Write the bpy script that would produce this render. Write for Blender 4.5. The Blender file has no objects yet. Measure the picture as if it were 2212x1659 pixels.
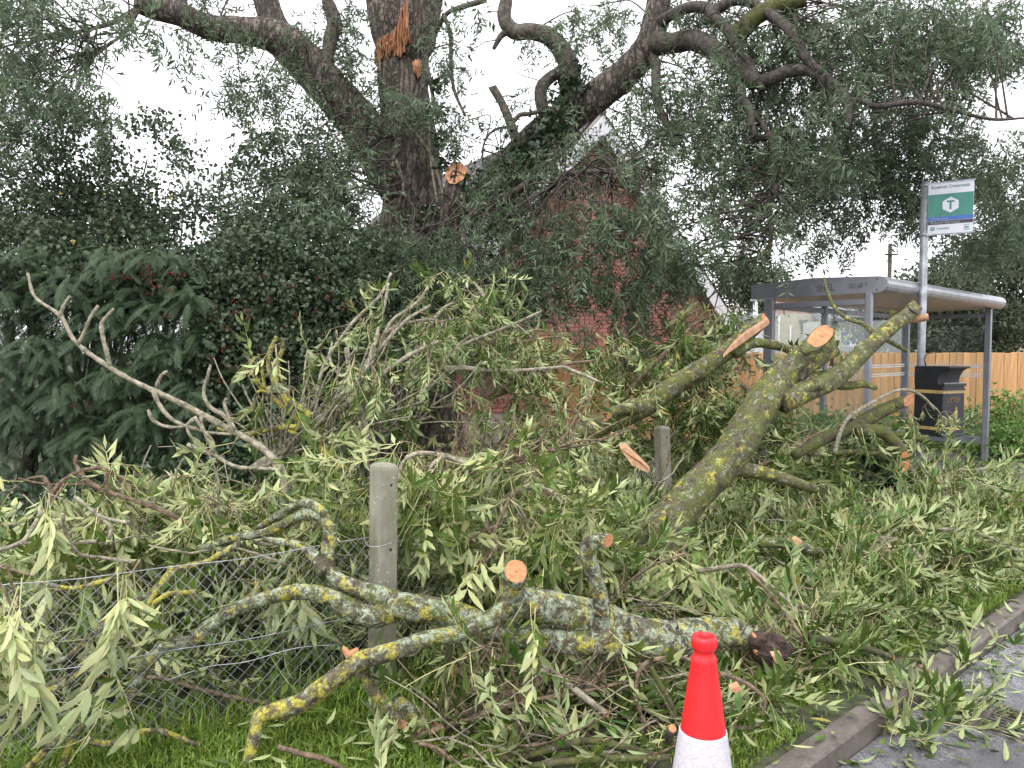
import bpy, bmesh, math, random
import numpy as np
from mathutils import Vector, Matrix, noise as mnoise

RNG = np.random.default_rng(7)
random.seed(7)
SC = bpy.context.scene
COL = SC.collection

# ------------------------------------------------------------------ camera, sky, sun, exposure
FPX, PW, PH, HOR, CAMH = 1600.0, 2212.0, 1659.0, 758.0, 1.6
PITCH = math.atan((PH / 2 - HOR) / FPX)
cam_d = bpy.data.cameras.new('camera')
cam_d.sensor_width = 36.0
cam_d.lens = 36.0 * FPX / PW
cam_d.clip_start = 0.05
cam_d.clip_end = 2000
cam = bpy.data.objects.new('camera', cam_d)
cam.location = (0, 0, CAMH)
cam.rotation_euler = (math.pi / 2 - PITCH, 0, 0)
COL.objects.link(cam)
SC.camera = cam

SUN_EL, SUN_AZ = math.radians(58), math.radians(205)
world = bpy.data.worlds.new('World')
SC.world = world
world.use_nodes = True
wn, wl = world.node_tree.nodes, world.node_tree.links
wn.clear()
sky = wn.new('ShaderNodeTexSky')
sky.sky_type = 'NISHITA'
sky.sun_disc = False
sky.sun_elevation = SUN_EL
sky.sun_rotation = SUN_AZ
sky.dust_density = 4.0
wmix = wn.new('ShaderNodeMix'); wmix.data_type = 'RGBA'
wmix.inputs[0].default_value = 0.93
wmix.inputs[7].default_value = (11.2, 11.15, 11.7, 1)      # overcast cloud layer
wbg = wn.new('ShaderNodeBackground'); wbg.inputs[1].default_value = 0.14
wout = wn.new('ShaderNodeOutputWorld')
wl.new(sky.outputs[0], wmix.inputs[6])
wl.new(wmix.outputs[2], wbg.inputs[0])
wl.new(wbg.outputs[0], wout.inputs[0])

sun_d = bpy.data.lights.new('sun', 'SUN')
sun_d.energy = 1.5
sun_d.angle = math.radians(25)
sun_d.color = (1.0, 0.97, 0.92)
sun = bpy.data.objects.new('sun', sun_d)
# direction the light comes from
sd = Vector((math.sin(SUN_AZ) * math.cos(SUN_EL), math.cos(SUN_AZ) * math.cos(SUN_EL), math.sin(SUN_EL)))
sun.rotation_euler = sd.to_track_quat('Z', 'Y').to_euler()
sun.location = (0, 0, 20)
COL.objects.link(sun)

vs = SC.view_settings
SC.display_settings.display_device = 'sRGB'
vs.view_transform = 'Standard'
vs.look = 'None'
vs.exposure = 0.55
vs.gamma = 1.0
vs.use_curve_mapping = False

# ------------------------------------------------------------------ measuring helpers
CP, SP = math.cos(PITCH), math.sin(PITCH)
def W(px, py, D):
    """point at forward distance D seen at photo position (px, py), photo read at 2212 wide"""
    a, b = (px - PW / 2) / FPX, -(py - PH / 2) / FPX
    dy, dz = CP + b * SP, -SP + b * CP
    k = D / dy
    return np.array((a * k, D, CAMH + dz * k))
def G(px, py, z=0.0):
    a, b = (px - PW / 2) / FPX, -(py - PH / 2) / FPX
    dy, dz = CP + b * SP, -SP + b * CP
    k = (z - CAMH) / dz
    return np.array((a * k, dy * k, z))
def nrm(v):
    v = np.asarray(v, float)
    return v / (np.linalg.norm(v) + 1e-9)
def V3(*a): return np.array(a, float)

# ------------------------------------------------------------------ materials
def new_mat(name):
    m = bpy.data.materials.new(name); m.use_nodes = True
    nt = m.node_tree
    for n in list(nt.nodes): nt.nodes.remove(n)
    out = nt.nodes.new('ShaderNodeOutputMaterial')
    b = nt.nodes.new('ShaderNodeBsdfPrincipled')
    nt.links.new(b.outputs[0], out.inputs[0])
    return m, nt, b, out
def N(nt, t, **kw):
    n = nt.nodes.new(t)
    for k, v in kw.items(): setattr(n, k, v)
    return n
def mixc(nt, fac, a, b, blend='MIX'):
    n = N(nt, 'ShaderNodeMix', data_type='RGBA', blend_type=blend)
    for s, v in ((0, fac), (6, a), (7, b)):
        if isinstance(v, (int, float)): n.inputs[s].default_value = v
        elif isinstance(v, tuple): n.inputs[s].default_value = (*v[:3], 1)
        else: nt.links.new(v, n.inputs[s])
    return n.outputs[2]
def noise_tex(nt, scale, detail=4, rough=0.55, vec=None, dist=0.0):
    n = N(nt, 'ShaderNodeTexNoise')
    n.inputs['Scale'].default_value = scale; n.inputs['Detail'].default_value = detail
    n.inputs['Roughness'].default_value = rough; n.inputs['Distortion'].default_value = dist
    if vec is None:
        tc = N(nt, 'ShaderNodeTexCoord'); vec = tc.outputs['Object']
    nt.links.new(vec, n.inputs['Vector'])
    return n.outputs[0]
def ramp(nt, fac, lo, hi):
    n = N(nt, 'ShaderNodeMapRange')
    n.inputs[1].default_value = lo; n.inputs[2].default_value = hi
    n.interpolation_type = 'SMOOTHSTEP'
    nt.links.new(fac, n.inputs[0])
    return n.outputs[0]
def bump(nt, b, h, strength=0.4, dist=0.01):
    n = N(nt, 'ShaderNodeBump')
    n.inputs['Strength'].default_value = strength; n.inputs['Distance'].default_value = dist
    nt.links.new(h, n.inputs['Height']); nt.links.new(n.outputs[0], b.inputs['Normal'])
def simple(name, c, rough=0.6, metal=0.0, var=0.15, scale=8.0, bmp=0.0, bscale=60.0, spec=None):
    m, nt, b, o = new_mat(name)
    f = noise_tex(nt, scale, 5)
    dark = tuple(x * (1 - var * 1.6) for x in c); lite = tuple(min(1, x * (1 + var)) for x in c)
    nt.links.new(mixc(nt, ramp(nt, f, 0.3, 0.7), dark, lite), b.inputs['Base Color'])
    b.inputs['Roughness'].default_value = rough; b.inputs['Metallic'].default_value = metal
    if spec is not None: b.inputs['Specular IOR Level'].default_value = spec
    if bmp: bump(nt, b, noise_tex(nt, bscale, 6), bmp, 0.004)
    return m
def leafmat(name, top, under, rough=0.42, transl=0.3, hue=0.5, dead=0.0):
    """two-sided leaf, each leaflet a little different"""
    m, nt, b, out = new_mat(name)
    g = N(nt, 'ShaderNodeNewGeometry')
    c = mixc(nt, g.outputs['Backfacing'], top, under)
    r = g.outputs['Random Per Island']
    v = N(nt, 'ShaderNodeMapRange'); nt.links.new(r, v.inputs[0]); v.inputs[3].default_value = 0.6; v.inputs[4].default_value = 1.4
    hs = N(nt, 'ShaderNodeHueSaturation'); nt.links.new(c, hs.inputs['Color']); nt.links.new(v.outputs[0], hs.inputs['Value'])
    m2 = N(nt, 'ShaderNodeMath', operation='FRACT'); m1 = N(nt, 'ShaderNodeMath', operation='MULTIPLY'); m1.inputs[1].default_value = 17.3
    nt.links.new(r, m1.inputs[0]); nt.links.new(m1.outputs[0], m2.inputs[0])
    h = N(nt, 'ShaderNodeMapRange'); nt.links.new(m2.outputs[0], h.inputs[0]); h.inputs[3].default_value = 0.5 - 0.035 * hue * 2; h.inputs[4].default_value = 0.5 + 0.02 * hue * 2
    nt.links.new(h.outputs[0], hs.inputs['Hue'])
    col = hs.outputs[0]
    if dead:
        m3 = N(nt, 'ShaderNodeMath', operation='MULTIPLY'); m3.inputs[1].default_value = 91.7
        m4 = N(nt, 'ShaderNodeMath', operation='FRACT'); nt.links.new(r, m3.inputs[0]); nt.links.new(m3.outputs[0], m4.inputs[0])
        lt = N(nt, 'ShaderNodeMath', operation='LESS_THAN'); nt.links.new(m4.outputs[0], lt.inputs[0]); lt.inputs[1].default_value = dead
        col = mixc(nt, lt.outputs[0], col, (0.34, 0.27, 0.06))
    nt.links.new(col, b.inputs['Base Color'])
    b.inputs['Roughness'].default_value = rough
    t = N(nt, 'ShaderNodeBsdfTranslucent'); nt.links.new(col, t.inputs[0])
    mx = N(nt, 'ShaderNodeMixShader'); mx.inputs[0].default_value = transl
    nt.links.new(b.outputs[0], mx.inputs[1]); nt.links.new(t.outputs[0], mx.inputs[2])
    nt.links.new(mx.outputs[0], out.inputs[0])
    return m
def barkmat(name, base, lichen=0.0, yellow=0.0, moss=0.0, furrow=0.0, fine=1.0):
    m, nt, b, o = new_mat(name)
    tc = N(nt, 'ShaderNodeTexCoord').outputs['Object']
    n1 = noise_tex(nt, 22 * fine, 6, 0.65, tc); n2 = noise_tex(nt, 90 * fine, 5, 0.6, tc)
    c = mixc(nt, ramp(nt, n1, 0.32, 0.68), tuple(x * 0.45 for x in base), tuple(min(1, x * 1.5) for x in base))
    h = n1
    if furrow:
        mp = N(nt, 'ShaderNodeMapping'); mp.inputs['Scale'].default_value = (1, 1, 0.22); nt.links.new(tc, mp.inputs[0])
        vo = N(nt, 'ShaderNodeTexVoronoi'); vo.feature = 'DISTANCE_TO_EDGE'; vo.inputs['Scale'].default_value = 16
        nd = noise_tex(nt, 7, 4, 0.6, mp.outputs[0])
        ad = N(nt, 'ShaderNodeMix', data_type='RGBA'); ad.inputs[0].default_value = 0.25
        nt.links.new(mp.outputs[0], ad.inputs[6]); nt.links.new(nd, ad.inputs[7]); nt.links.new(ad.outputs[2], vo.inputs['Vector'])
        e = ramp(nt, vo.outputs[0], 0.0, 0.22)
        c = mixc(nt, e, tuple(x * 0.3 for x in base), c)
        h = e
    if moss:
        f = ramp(nt, noise_tex(nt, 9 * fine, 8, 0.75, tc, 0.5), 0.60 - moss * 0.30, 0.80 - moss * 0.28)
        cm = mixc(nt, n2, (0.035, 0.05, 0.012), (0.17, 0.19, 0.05))
        c = mixc(nt, f, c, cm)
    if lichen:
        mp = N(nt, 'ShaderNodeMapping'); mp.inputs['Location'].default_value = (3.1, 7.7, 1.3); nt.links.new(tc, mp.inputs[0])
        f = ramp(nt, noise_tex(nt, 20 * fine, 9, 0.80, mp.outputs[0], 0.4), 0.64 - lichen * 0.24, 0.74 - lichen * 0.24)
        cm = mixc(nt, ramp(nt, n2, 0.3, 0.7), (0.15, 0.18, 0.12), (0.42, 0.48, 0.36))
        c = mixc(nt, f, c, cm)
    if yellow:
        mp = N(nt, 'ShaderNodeMapping'); mp.inputs['Location'].default_value = (-4.1, 2.7, 9.3); nt.links.new(tc, mp.inputs[0])
        f = ramp(nt, noise_tex(nt, 13 * fine, 9, 0.78, mp.outputs[0], 0.4), 0.66 - yellow * 0.27, 0.74 - yellow * 0.27)
        cm = mixc(nt, ramp(nt, n2, 0.3, 0.7), (0.22, 0.19, 0.03), (0.52, 0.48, 0.10))
        c = mixc(nt, f, c, cm)
    nt.links.new(c, b.inputs['Base Color'])
    b.inputs['Roughness'].default_value = 0.8
    b.inputs['Specular IOR Level'].default_value = 0.25
    mixh = N(nt, 'ShaderNodeMath', operation='ADD'); nt.links.new(h, mixh.inputs[0]); nt.links.new(n2, mixh.inputs[1])
    bump(nt, b, mixh.outputs[0], 0.8, 0.012 if not furrow else 0.035)
    return m
def woodmat(name, a, bcol, scale=40, dirt=0.0):
    m, nt, b, o = new_mat(name)
    tc = N(nt, 'ShaderNodeTexCoord').outputs['Object']
    mp = N(nt, 'ShaderNodeMapping'); mp.inputs['Scale'].default_value = (1, 1, 0.12); nt.links.new(tc, mp.inputs[0])
    f = noise_tex(nt, scale, 6, 0.6, mp.outputs[0], 0.5)
    c = mixc(nt, ramp(nt, f, 0.3, 0.7), a, bcol)
    oi = N(nt, 'ShaderNodeObjectInfo')
    v = N(nt, 'ShaderNodeMapRange'); nt.links.new(oi.outputs['Random'], v.inputs[0]); v.inputs[3].default_value = 0.78; v.inputs[4].default_value = 1.15
    hs = N(nt, 'ShaderNodeHueSaturation'); nt.links.new(c, hs.inputs['Color']); nt.links.new(v.outputs[0], hs.inputs['Value'])
    c = hs.outputs[0]
    if dirt:
        k = N(nt, 'ShaderNodeTexVoronoi'); k.inputs['Scale'].default_value = 5; nt.links.new(tc, k.inputs['Vector'])
        c = mixc(nt, ramp(nt, k.outputs['Distance'], 0.0, 0.09), (0.09, 0.04, 0.015), c)
    nt.links.new(c, b.inputs['Base Color']); b.inputs['Roughness'].default_value = 0.65
    bump(nt, b, f, 0.3, 0.004)
    return m
def cutmat(name):
    m, nt, b, o = new_mat(name)
    tc = N(nt, 'ShaderNodeTexCoord').outputs['Generated']
    wv = N(nt, 'ShaderNodeTexNoise'); wv.inputs['Scale'].default_value = 6; wv.inputs['Detail'].default_value = 8
    nt.links.new(tc, wv.inputs['Vector'])
    oc = N(nt, 'ShaderNodeTexCoord').outputs['Object']
    f2 = noise_tex(nt, 55, 5, 0.6, oc)
    c = mixc(nt, ramp(nt, wv.outputs[0], 0.3, 0.7), (0.40, 0.15, 0.055), (0.60, 0.29, 0.13))
    c = mixc(nt, ramp(nt, f2, 0.45, 0.9), c, (0.55, 0.28, 0.13))
    sb = N(nt, 'ShaderNodeVectorMath', operation='SUBTRACT'); sb.inputs[1].default_value = (.53, .5, .47); nt.links.new(tc, sb.inputs[0])
    ln = N(nt, 'ShaderNodeVectorMath', operation='LENGTH'); nt.links.new(sb.outputs[0], ln.inputs[0])
    ad = N(nt, 'ShaderNodeMath', operation='MULTIPLY_ADD'); ad.inputs[1].default_value = 62; nt.links.new(ln.outputs['Value'], ad.inputs[0]); nt.links.new(wv.outputs[0], ad.inputs[2])
    sn = N(nt, 'ShaderNodeMath', operation='SINE'); nt.links.new(ad.outputs[0], sn.inputs[0])
    c = mixc(nt, ramp(nt, sn.outputs[0], -.2, 1.0), c, (0.40, 0.16, 0.065))
    c = mixc(nt, ramp(nt, ln.outputs['Value'], .12, .0), c, (0.20, 0.07, 0.03))
    nt.links.new(c, b.inputs['Base Color']); b.inputs['Roughness'].default_value = 0.7
    bump(nt, b, f2, 0.5, 0.004)
    return m
def objrand(name, c, var=0.25, rough=0.8, bscale=40, hue=0.01):
    m, nt, b, o = new_mat(name)
    oi = N(nt, 'ShaderNodeObjectInfo'); g = N(nt, 'ShaderNodeNewGeometry')
    ad = N(nt, 'ShaderNodeMath', operation='ADD'); nt.links.new(oi.outputs['Random'], ad.inputs[0]); nt.links.new(g.outputs['Random Per Island'], ad.inputs[1])
    fr = N(nt, 'ShaderNodeMath', operation='FRACT'); nt.links.new(ad.outputs[0], fr.inputs[0])
    v = N(nt, 'ShaderNodeMapRange'); nt.links.new(fr.outputs[0], v.inputs[0]); v.inputs[3].default_value = 1 - var; v.inputs[4].default_value = 1 + var
    hs = N(nt, 'ShaderNodeHueSaturation')
    f = noise_tex(nt, bscale, 5)
    nt.links.new(mixc(nt, f, tuple(x * 0.7 for x in c), tuple(min(1, x * 1.25) for x in c)), hs.inputs['Color'])
    nt.links.new(v.outputs[0], hs.inputs['Value'])
    nt.links.new(hs.outputs[0], b.inputs['Base Color']); b.inputs['Roughness'].default_value = rough
    bump(nt, b, f, 0.3, 0.004)
    return m

M = {}
M['leaf'] = leafmat('leaf_fallen', (0.075, 0.135, 0.024), (0.31, 0.37, 0.165), 0.4, 0.22, dead=0.006)
M['leaf_lit'] = leafmat('leaf_lit_copy', (0.12, 0.19, 0.040), (0.38, 0.435, 0.195), 0.4, 0.28)  # brighter copy of the fallen leaf: lit look put into its colour
M['stalk'] = simple('leaf_stalk', (0.56, 0.54, 0.25), 0.5, var=0.2)
M['crown'] = leafmat('leaf_crown', (0.088, 0.140, 0.072), (0.135, 0.185, 0.112), 0.45, 0.34)  # lightened: hazy veil over the crown put into the leaf colour
M['crown_stalk'] = simple('crown_stalk', (0.10, 0.12, 0.05), 0.6)
M['haw'] = leafmat('leaf_hawthorn', (0.055, 0.088, 0.042), (0.085, 0.12, 0.065), 0.5, 0.2, dead=0.004)
M['ivy'] = leafmat('leaf_ivy', (0.022, 0.050, 0.020), (0.06, 0.09, 0.045), 0.3, 0.1)
M['cypress'] = leafmat('leaf_cypress', (0.075, 0.130, 0.055), (0.055, 0.10, 0.045), 0.6, 0.15)
M['far'] = leafmat('leaf_far', (0.045, 0.065, 0.028), (0.075, 0.095, 0.05), 0.5, 0.2)
M['weed'] = leafmat('leaf_weed', (0.10, 0.21, 0.035), (0.17, 0.26, 0.08), 0.45, 0.3)
M['grass'] = leafmat('grass_blade', (0.17, 0.275, 0.042), (0.19, 0.29, 0.055), 0.45, 0.35)
M['berry'] = simple('haw_berry', (0.20, 0.02, 0.018), 0.35)
M['twig'] = barkmat('twig_bark', (0.20, 0.145, 0.10), lichen=0.25, yellow=0.15, fine=1.6)
M['twig_grey'] = barkmat('twig_grey', (0.31, 0.28, 0.21), lichen=0.35, yellow=0.3, fine=1.4)
M['twig_dark'] = barkmat('twig_dark', (0.075, 0.06, 0.05), lichen=0.1)
M['bark_lichen'] = barkmat('bark_lichen', (0.075, 0.062, 0.045), lichen=0.70, yellow=0.50, moss=0.55)
M['bark_yellow'] = barkmat('bark_yellow', (0.10, 0.085, 0.06), lichen=0.55, yellow=0.70, moss=0.2)
M['bark_mid'] = barkmat('bark_mid', (0.085, 0.07, 0.05), lichen=0.46, yellow=0.42, moss=0.68)
M['bark_moss'] = barkmat('bark_moss', (0.075, 0.065, 0.045), lichen=0.2, yellow=0.25, moss=0.7)
M['bark_tree'] = barkmat('bark_tree', (0.20, 0.165, 0.14), moss=0.15, furrow=1.0)
M['bark_limb'] = barkmat('bark_limb', (0.11, 0.095, 0.08), moss=0.2, lichen=0.08)
M['bark_dark'] = barkmat('bark_dark', (0.07, 0.06, 0.052), moss=0.15)  # darker limb bark, used for the backlit look of the right limbs
M['bark_rot'] = barkmat('bark_rot', (0.055, 0.035, 0.03))
M['cut'] = cutmat('cut_wood')
M['torn'] = woodmat('torn_wood', (0.36, 0.16, 0.08), (0.55, 0.29, 0.16), 45)
M['split'] = woodmat('split_wood', (0.33, 0.17, 0.085), (0.52, 0.32, 0.19), 45)
M['brick'] = objrand('brick_red', (0.33, 0.135, 0.105), 0.22, 0.85, 30)
M['mortar'] = simple('mortar', (0.40, 0.33, 0.29), 0.9, var=0.15)
M['tile'] = objrand('roof_tile', (0.085, 0.075, 0.078), 0.2, 0.7, 20)
M['white'] = simple('white_board', (0.60, 0.60, 0.62), 0.45, var=0.05)
M['soffit'] = simple('soffit_board', (0.33, 0.29, 0.27), 0.6)
M['fence'] = woodmat('fence_wood', (0.46, 0.24, 0.095), (0.62, 0.36, 0.16), 22, dirt=1)
M['metal'] = simple('grey_metal', (0.235, 0.24, 0.275), 0.4, 0.25, var=0.08, scale=5)
M['metal_roof'] = simple('grey_roof_metal', (0.33, 0.335, 0.36), 0.35, 0.5, var=0.12, scale=6)
M['galv'] = simple('galvanised', (0.36, 0.38, 0.41), 0.45, 0.5, var=0.2, scale=14)
M['wire'] = simple('fence_wire', (0.36, 0.37, 0.38), 0.45, 0.6, var=0.2, scale=30)
M['black'] = simple('black_paint', (0.012, 0.013, 0.016), 0.42, var=0.3, scale=12)
M['gold'] = simple('gold_paint', (0.36, 0.26, 0.10), 0.45)
M['concrete'] = None
M['white_print'] = simple('white_print', (0.72, 0.73, 0.80), 0.4, var=0.03)
M['green_print'] = simple('green_print', (0.055, 0.25, 0.20), 0.4, var=0.05)
M['blue_print'] = simple('blue_print', (0.045, 0.15, 0.46), 0.4, var=0.05)
M['dark_print'] = simple('dark_print', (0.05, 0.045, 0.07), 0.4, var=0.05)
M['ghost_print'] = simple('ghost_print', (0.12, 0.125, 0.15), 0.5, var=0.2, scale=60)
M['ghost_patch'] = simple('ghost_patch', (0.215, 0.22, 0.25), 0.5, var=0.1, scale=40)
M['etched'] = simple('etched_print', (0.72, 0.72, 0.70), 0.7, var=0.05)
M['beige'] = simple('beige_render', (0.52, 0.45, 0.34), 0.9, var=0.06)
M['render'] = simple('pale_render', (0.55, 0.54, 0.50), 0.9, var=0.05)
M['bluedoor'] = simple('blue_paint', (0.07, 0.15, 0.36), 0.5)
M['dark_pane'] = simple('dark_pane', (0.06, 0.07, 0.08), 0.1)
M['grey_slat'] = objrand('grey_slat', (0.34, 0.34, 0.36), 0.1, 0.6)
M['redroof'] = simple('brown_red_roof', (0.21, 0.10, 0.07), 0.8, var=0.2)
M['iron'] = simple('cast_iron', (0.10, 0.085, 0.078), 0.6, 0.3, var=0.3, scale=25)
M['pit'] = simple('hole_black', (0.012, 0.011, 0.010), 0.9)  # near-black; also paints hole shade on the flat discs
M['red'] = simple('cone_red', (0.74, 0.016, 0.02), 0.42, var=0.12, scale=26, bmp=0.12, bscale=180)
M['chip'] = M['split']

def concmat(name, c, algae):
    m, nt, b, o = new_mat(name)
    tc = N(nt, 'ShaderNodeTexCoord').outputs['Object']
    f = noise_tex(nt, 9, 6, 0.6, tc); f2 = noise_tex(nt, 130, 3, 0.6, tc)
    cc = mixc(nt, ramp(nt, f, 0.3, 0.7), tuple(x * 0.72 for x in c), c)
    mp = N(nt, 'ShaderNodeMapping'); mp.inputs['Scale'].default_value = (1, 1, 0.25); nt.links.new(tc, mp.inputs[0])
    al = ramp(nt, noise_tex(nt, 12, 6, 0.65, mp.outputs[0]), 0.62 - algae * 0.25, 0.85 - algae * 0.2)
    cc = mixc(nt, al, cc, (0.17, 0.17, 0.10))
    vo = N(nt, 'ShaderNodeTexVoronoi'); vo.inputs['Scale'].default_value = 38; nt.links.new(tc, vo.inputs['Vector'])
    sp = ramp(nt, vo.outputs['Distance'], 0.22, 0.12)
    spn = N(nt, 'ShaderNodeMath', operation='MULTIPLY'); nt.links.new(sp, spn.inputs[0]); nt.links.new(ramp(nt, f2, 0.5, 0.6), spn.inputs[1])
    cc = mixc(nt, spn.outputs[0], cc, (0.62, 0.64, 0.58))
    nt.links.new(cc, b.inputs['Base Color']); b.inputs['Roughness'].default_value = 0.85
    bump(nt, b, f2, 0.35, 0.003)
    return m
M['concrete'] = concmat('post_concrete', (0.285, 0.275, 0.22), 0.85)
M['concrete_old'] = concmat('old_concrete', (0.26, 0.24, 0.20), 0.8)
def kerbmat():
    m, nt, b, o = new_mat('kerb_concrete')
    tc = N(nt, 'ShaderNodeTexCoord').outputs['Object']
    f = noise_tex(nt, 6, 7, 0.7, tc); f2 = noise_tex(nt, 160, 3, 0.6, tc)
    c = mixc(nt, ramp(nt, f, 0.35, 0.7), (0.075, 0.06, 0.05), (0.165, 0.14, 0.125))
    nt.links.new(mixc(nt, ramp(nt, f2, 0.45, 0.85), c, (0.24, 0.215, 0.20)), b.inputs['Base Color'])
    b.inputs['Roughness'].default_value = 0.55
    bump(nt, b, f2, 0.5, 0.003)
    return m
M['kerb'] = kerbmat()
def asphaltmat(name, base, wet, stone):
    m, nt, b, o = new_mat(name)
    tc = N(nt, 'ShaderNodeTexCoord').outputs['Object']
    vo = N(nt, 'ShaderNodeTexVoronoi'); vo.inputs['Scale'].default_value = 105; nt.links.new(tc, vo.inputs['Vector'])
    big = noise_tex(nt, 1.6, 5, 0.6, tc)
    st = mixc(nt, vo.outputs['Color'], tuple(x * 0.5 for x in base), tuple(x * stone for x in base), 'MIX')
    c = mixc(nt, ramp(nt, big, 0.3, 0.7), st, tuple(x * 0.8 for x in base))
    nt.links.new(c, b.inputs['Base Color'])
    rr = N(nt, 'ShaderNodeMapRange'); nt.links.new(ramp(nt, big, 0.35, 0.65), rr.inputs[0]); rr.inputs[3].default_value = wet; rr.inputs[4].default_value = wet + 0.22
    nt.links.new(rr.outputs[0], b.inputs['Roughness'])
    b.inputs['Specular IOR Level'].default_value = 0.6
    bump(nt, b, vo.outputs['Distance'], 0.55, 0.004)
    return m
M['road'] = asphaltmat('road_asphalt', (0.095, 0.093, 0.10), 0.38, 4.6)
M['pave'] = asphaltmat('pavement_asphalt', (0.10, 0.092, 0.095), 0.33, 1.7)
M['soil'] = simple('verge_soil', (0.055, 0.060, 0.028), 0.95, var=0.35, scale=12, bmp=0.6)
def glassmat():
    m, nt, b, out = new_mat('shelter_glass')
    nt.nodes.remove(b)
    t = N(nt, 'ShaderNodeBsdfTransparent'); t.inputs[0].default_value = (0.93, 0.95, 0.94, 1)
    g = N(nt, 'ShaderNodeBsdfGlossy'); g.inputs['Roughness'].default_value = 0.04; g.inputs[0].default_value = (0.9, 0.9, 0.9, 1)
    d = N(nt, 'ShaderNodeBsdfDiffuse'); d.inputs[0].default_value = (0.6, 0.6, 0.58, 1)
    lw = N(nt, 'ShaderNodeLayerWeight'); pw = N(nt, 'ShaderNodeMath', operation='POWER'); nt.links.new(lw.outputs['Facing'], pw.inputs[0]); pw.inputs[1].default_value = 4.0
    fr = N(nt, 'ShaderNodeMath', operation='MULTIPLY_ADD'); nt.links.new(pw.outputs[0], fr.inputs[0]); fr.inputs[1].default_value = 0.45; fr.inputs[2].default_value = 0.025
    m1 = N(nt, 'ShaderNodeMixShader'); m2 = N(nt, 'ShaderNodeMixShader')
    nt.links.new(fr.outputs[0], m1.inputs[0]); nt.links.new(t.outputs[0], m1.inputs[1]); nt.links.new(g.outputs[0], m1.inputs[2])
    dn = ramp(nt, noise_tex(nt, 2.2, 6, 0.65), 0.35, 0.9)
    mm = N(nt, 'ShaderNodeMath', operation='MULTIPLY_ADD'); mm.inputs[1].default_value = 0.07; mm.inputs[2].default_value = 0.012
    nt.links.new(dn, mm.inputs[0]); nt.links.new(mm.outputs[0], m2.inputs[0])
    nt.links.new(m1.outputs[0], m2.inputs[1]); nt.links.new(d.outputs[0], m2.inputs[2])
    nt.links.new(m2.outputs[0], out.inputs[0])
    return m
M['glass'] = glassmat()
def sleevemat():
    m, nt, b, o = new_mat('reflective_sleeve')
    tc = N(nt, 'ShaderNodeTexCoord').outputs['Object']
    vo = N(nt, 'ShaderNodeTexVoronoi'); vo.feature = 'DISTANCE_TO_EDGE'; vo.inputs['Scale'].default_value = 44; nt.links.new(tc, vo.inputs['Vector'])
    e = ramp(nt, vo.outputs[0], 0.03, 0.09)
    nt.links.new(mixc(nt, e, (0.50, 0.475, 0.53), (0.56, 0.53, 0.59)), b.inputs['Base Color'])
    b.inputs['Roughness'].default_value = 0.38
    bump(nt, b, e, 0.3, 0.003)
    return m
M['sleeve'] = sleevemat()

# ------------------------------------------------------------------ mesh collecting
class B:
    """collects triangles; build() links them as ONE object"""
    def __init__(s, mats): s.mats = mats; s.V = []; s.F = []; s.M = []; s.S = []; s.n = 0
    def add(s, V, F, mi=0, smooth=False):
        V = np.asarray(V, np.float32); F = np.asarray(F, np.int32)
        s.V.append(V); s.F.append(F + s.n); s.n += len(V)
        s.M.append(np.full(len(F), mi, np.int32) if np.isscalar(mi) else np.asarray(mi, np.int32))
        s.S.append(np.full(len(F), smooth, bool))
        return s
    def mesh(s, name, origin=None):
        V = np.concatenate(s.V); F = np.concatenate(s.F)
        if origin is not None: V = V - np.asarray(origin, np.float32)
        me = bpy.data.meshes.new(name)
        me.vertices.add(len(V)); me.vertices.foreach_set('co', V.astype(np.float32).ravel())
        me.loops.add(F.size); me.loops.foreach_set('vertex_index', F.ravel())
        me.polygons.add(len(F)); me.polygons.foreach_set('loop_start', np.arange(0, F.size, 3, dtype=np.int32))
        for m in s.mats: me.materials.append(M[m])
        me.polygons.foreach_set('material_index', np.concatenate(s.M))
        me.polygons.foreach_set('use_smooth', np.concatenate(s.S))
        me.update(calc_edges=True)
        return me
ORG = {}
def setp(o, label=None, cat=None, group=None, kind=None):
    if label: o['label'] = label
    if cat: o['category'] = cat
    if group: o['group'] = group
    if kind: o['kind'] = kind
    return o
def thing(name, label, cat, loc, group=None):
    o = bpy.data.objects.new(name, None); o.empty_display_size = 0.1
    o.location = tuple(float(x) for x in loc); COL.objects.link(o)
    ORG[o] = np.asarray(loc, float)
    return setp(o, label, cat, group)
def part(name, b, parent, label=None, kind=None):
    org = ORG[parent]
    o = bpy.data.objects.new(name, b.mesh(name, org)); COL.objects.link(o)
    o.parent = parent; ORG[o] = org
    return setp(o, label, None, None, kind)
def inst(name, me, parent, loc, rot=None):
    """a child sharing mesh data, at world loc with 3x3 rot"""
    o = bpy.data.objects.new(name, me); COL.objects.link(o); o.parent = parent
    l = np.asarray(loc, float) - ORG[parent]
    mt = Matrix.Identity(4) if rot is None else Matrix([list(map(float, r)) for r in rot]).to_4x4()
    mt.translation = Vector([float(x) for x in l])
    o.matrix_local = mt
    return o
def top(name, b, label, cat, group=None, origin=None):
    V = np.concatenate(b.V)
    if origin is None: origin = np.array(((V[:, 0].min() + V[:, 0].max()) / 2, (V[:, 1].min() + V[:, 1].max()) / 2, V[:, 2].min()))
    o = bpy.data.objects.new(name, b.mesh(name, origin)); o.location = tuple(float(x) for x in origin); COL.objects.link(o)
    ORG[o] = origin
    return setp(o, label, cat, group)
def struct(name, b, kind='structure'):
    o = bpy.data.objects.new(name, b.mesh(name)); COL.objects.link(o); ORG[o] = np.zeros(3)
    return setp(o, kind=kind)

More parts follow.
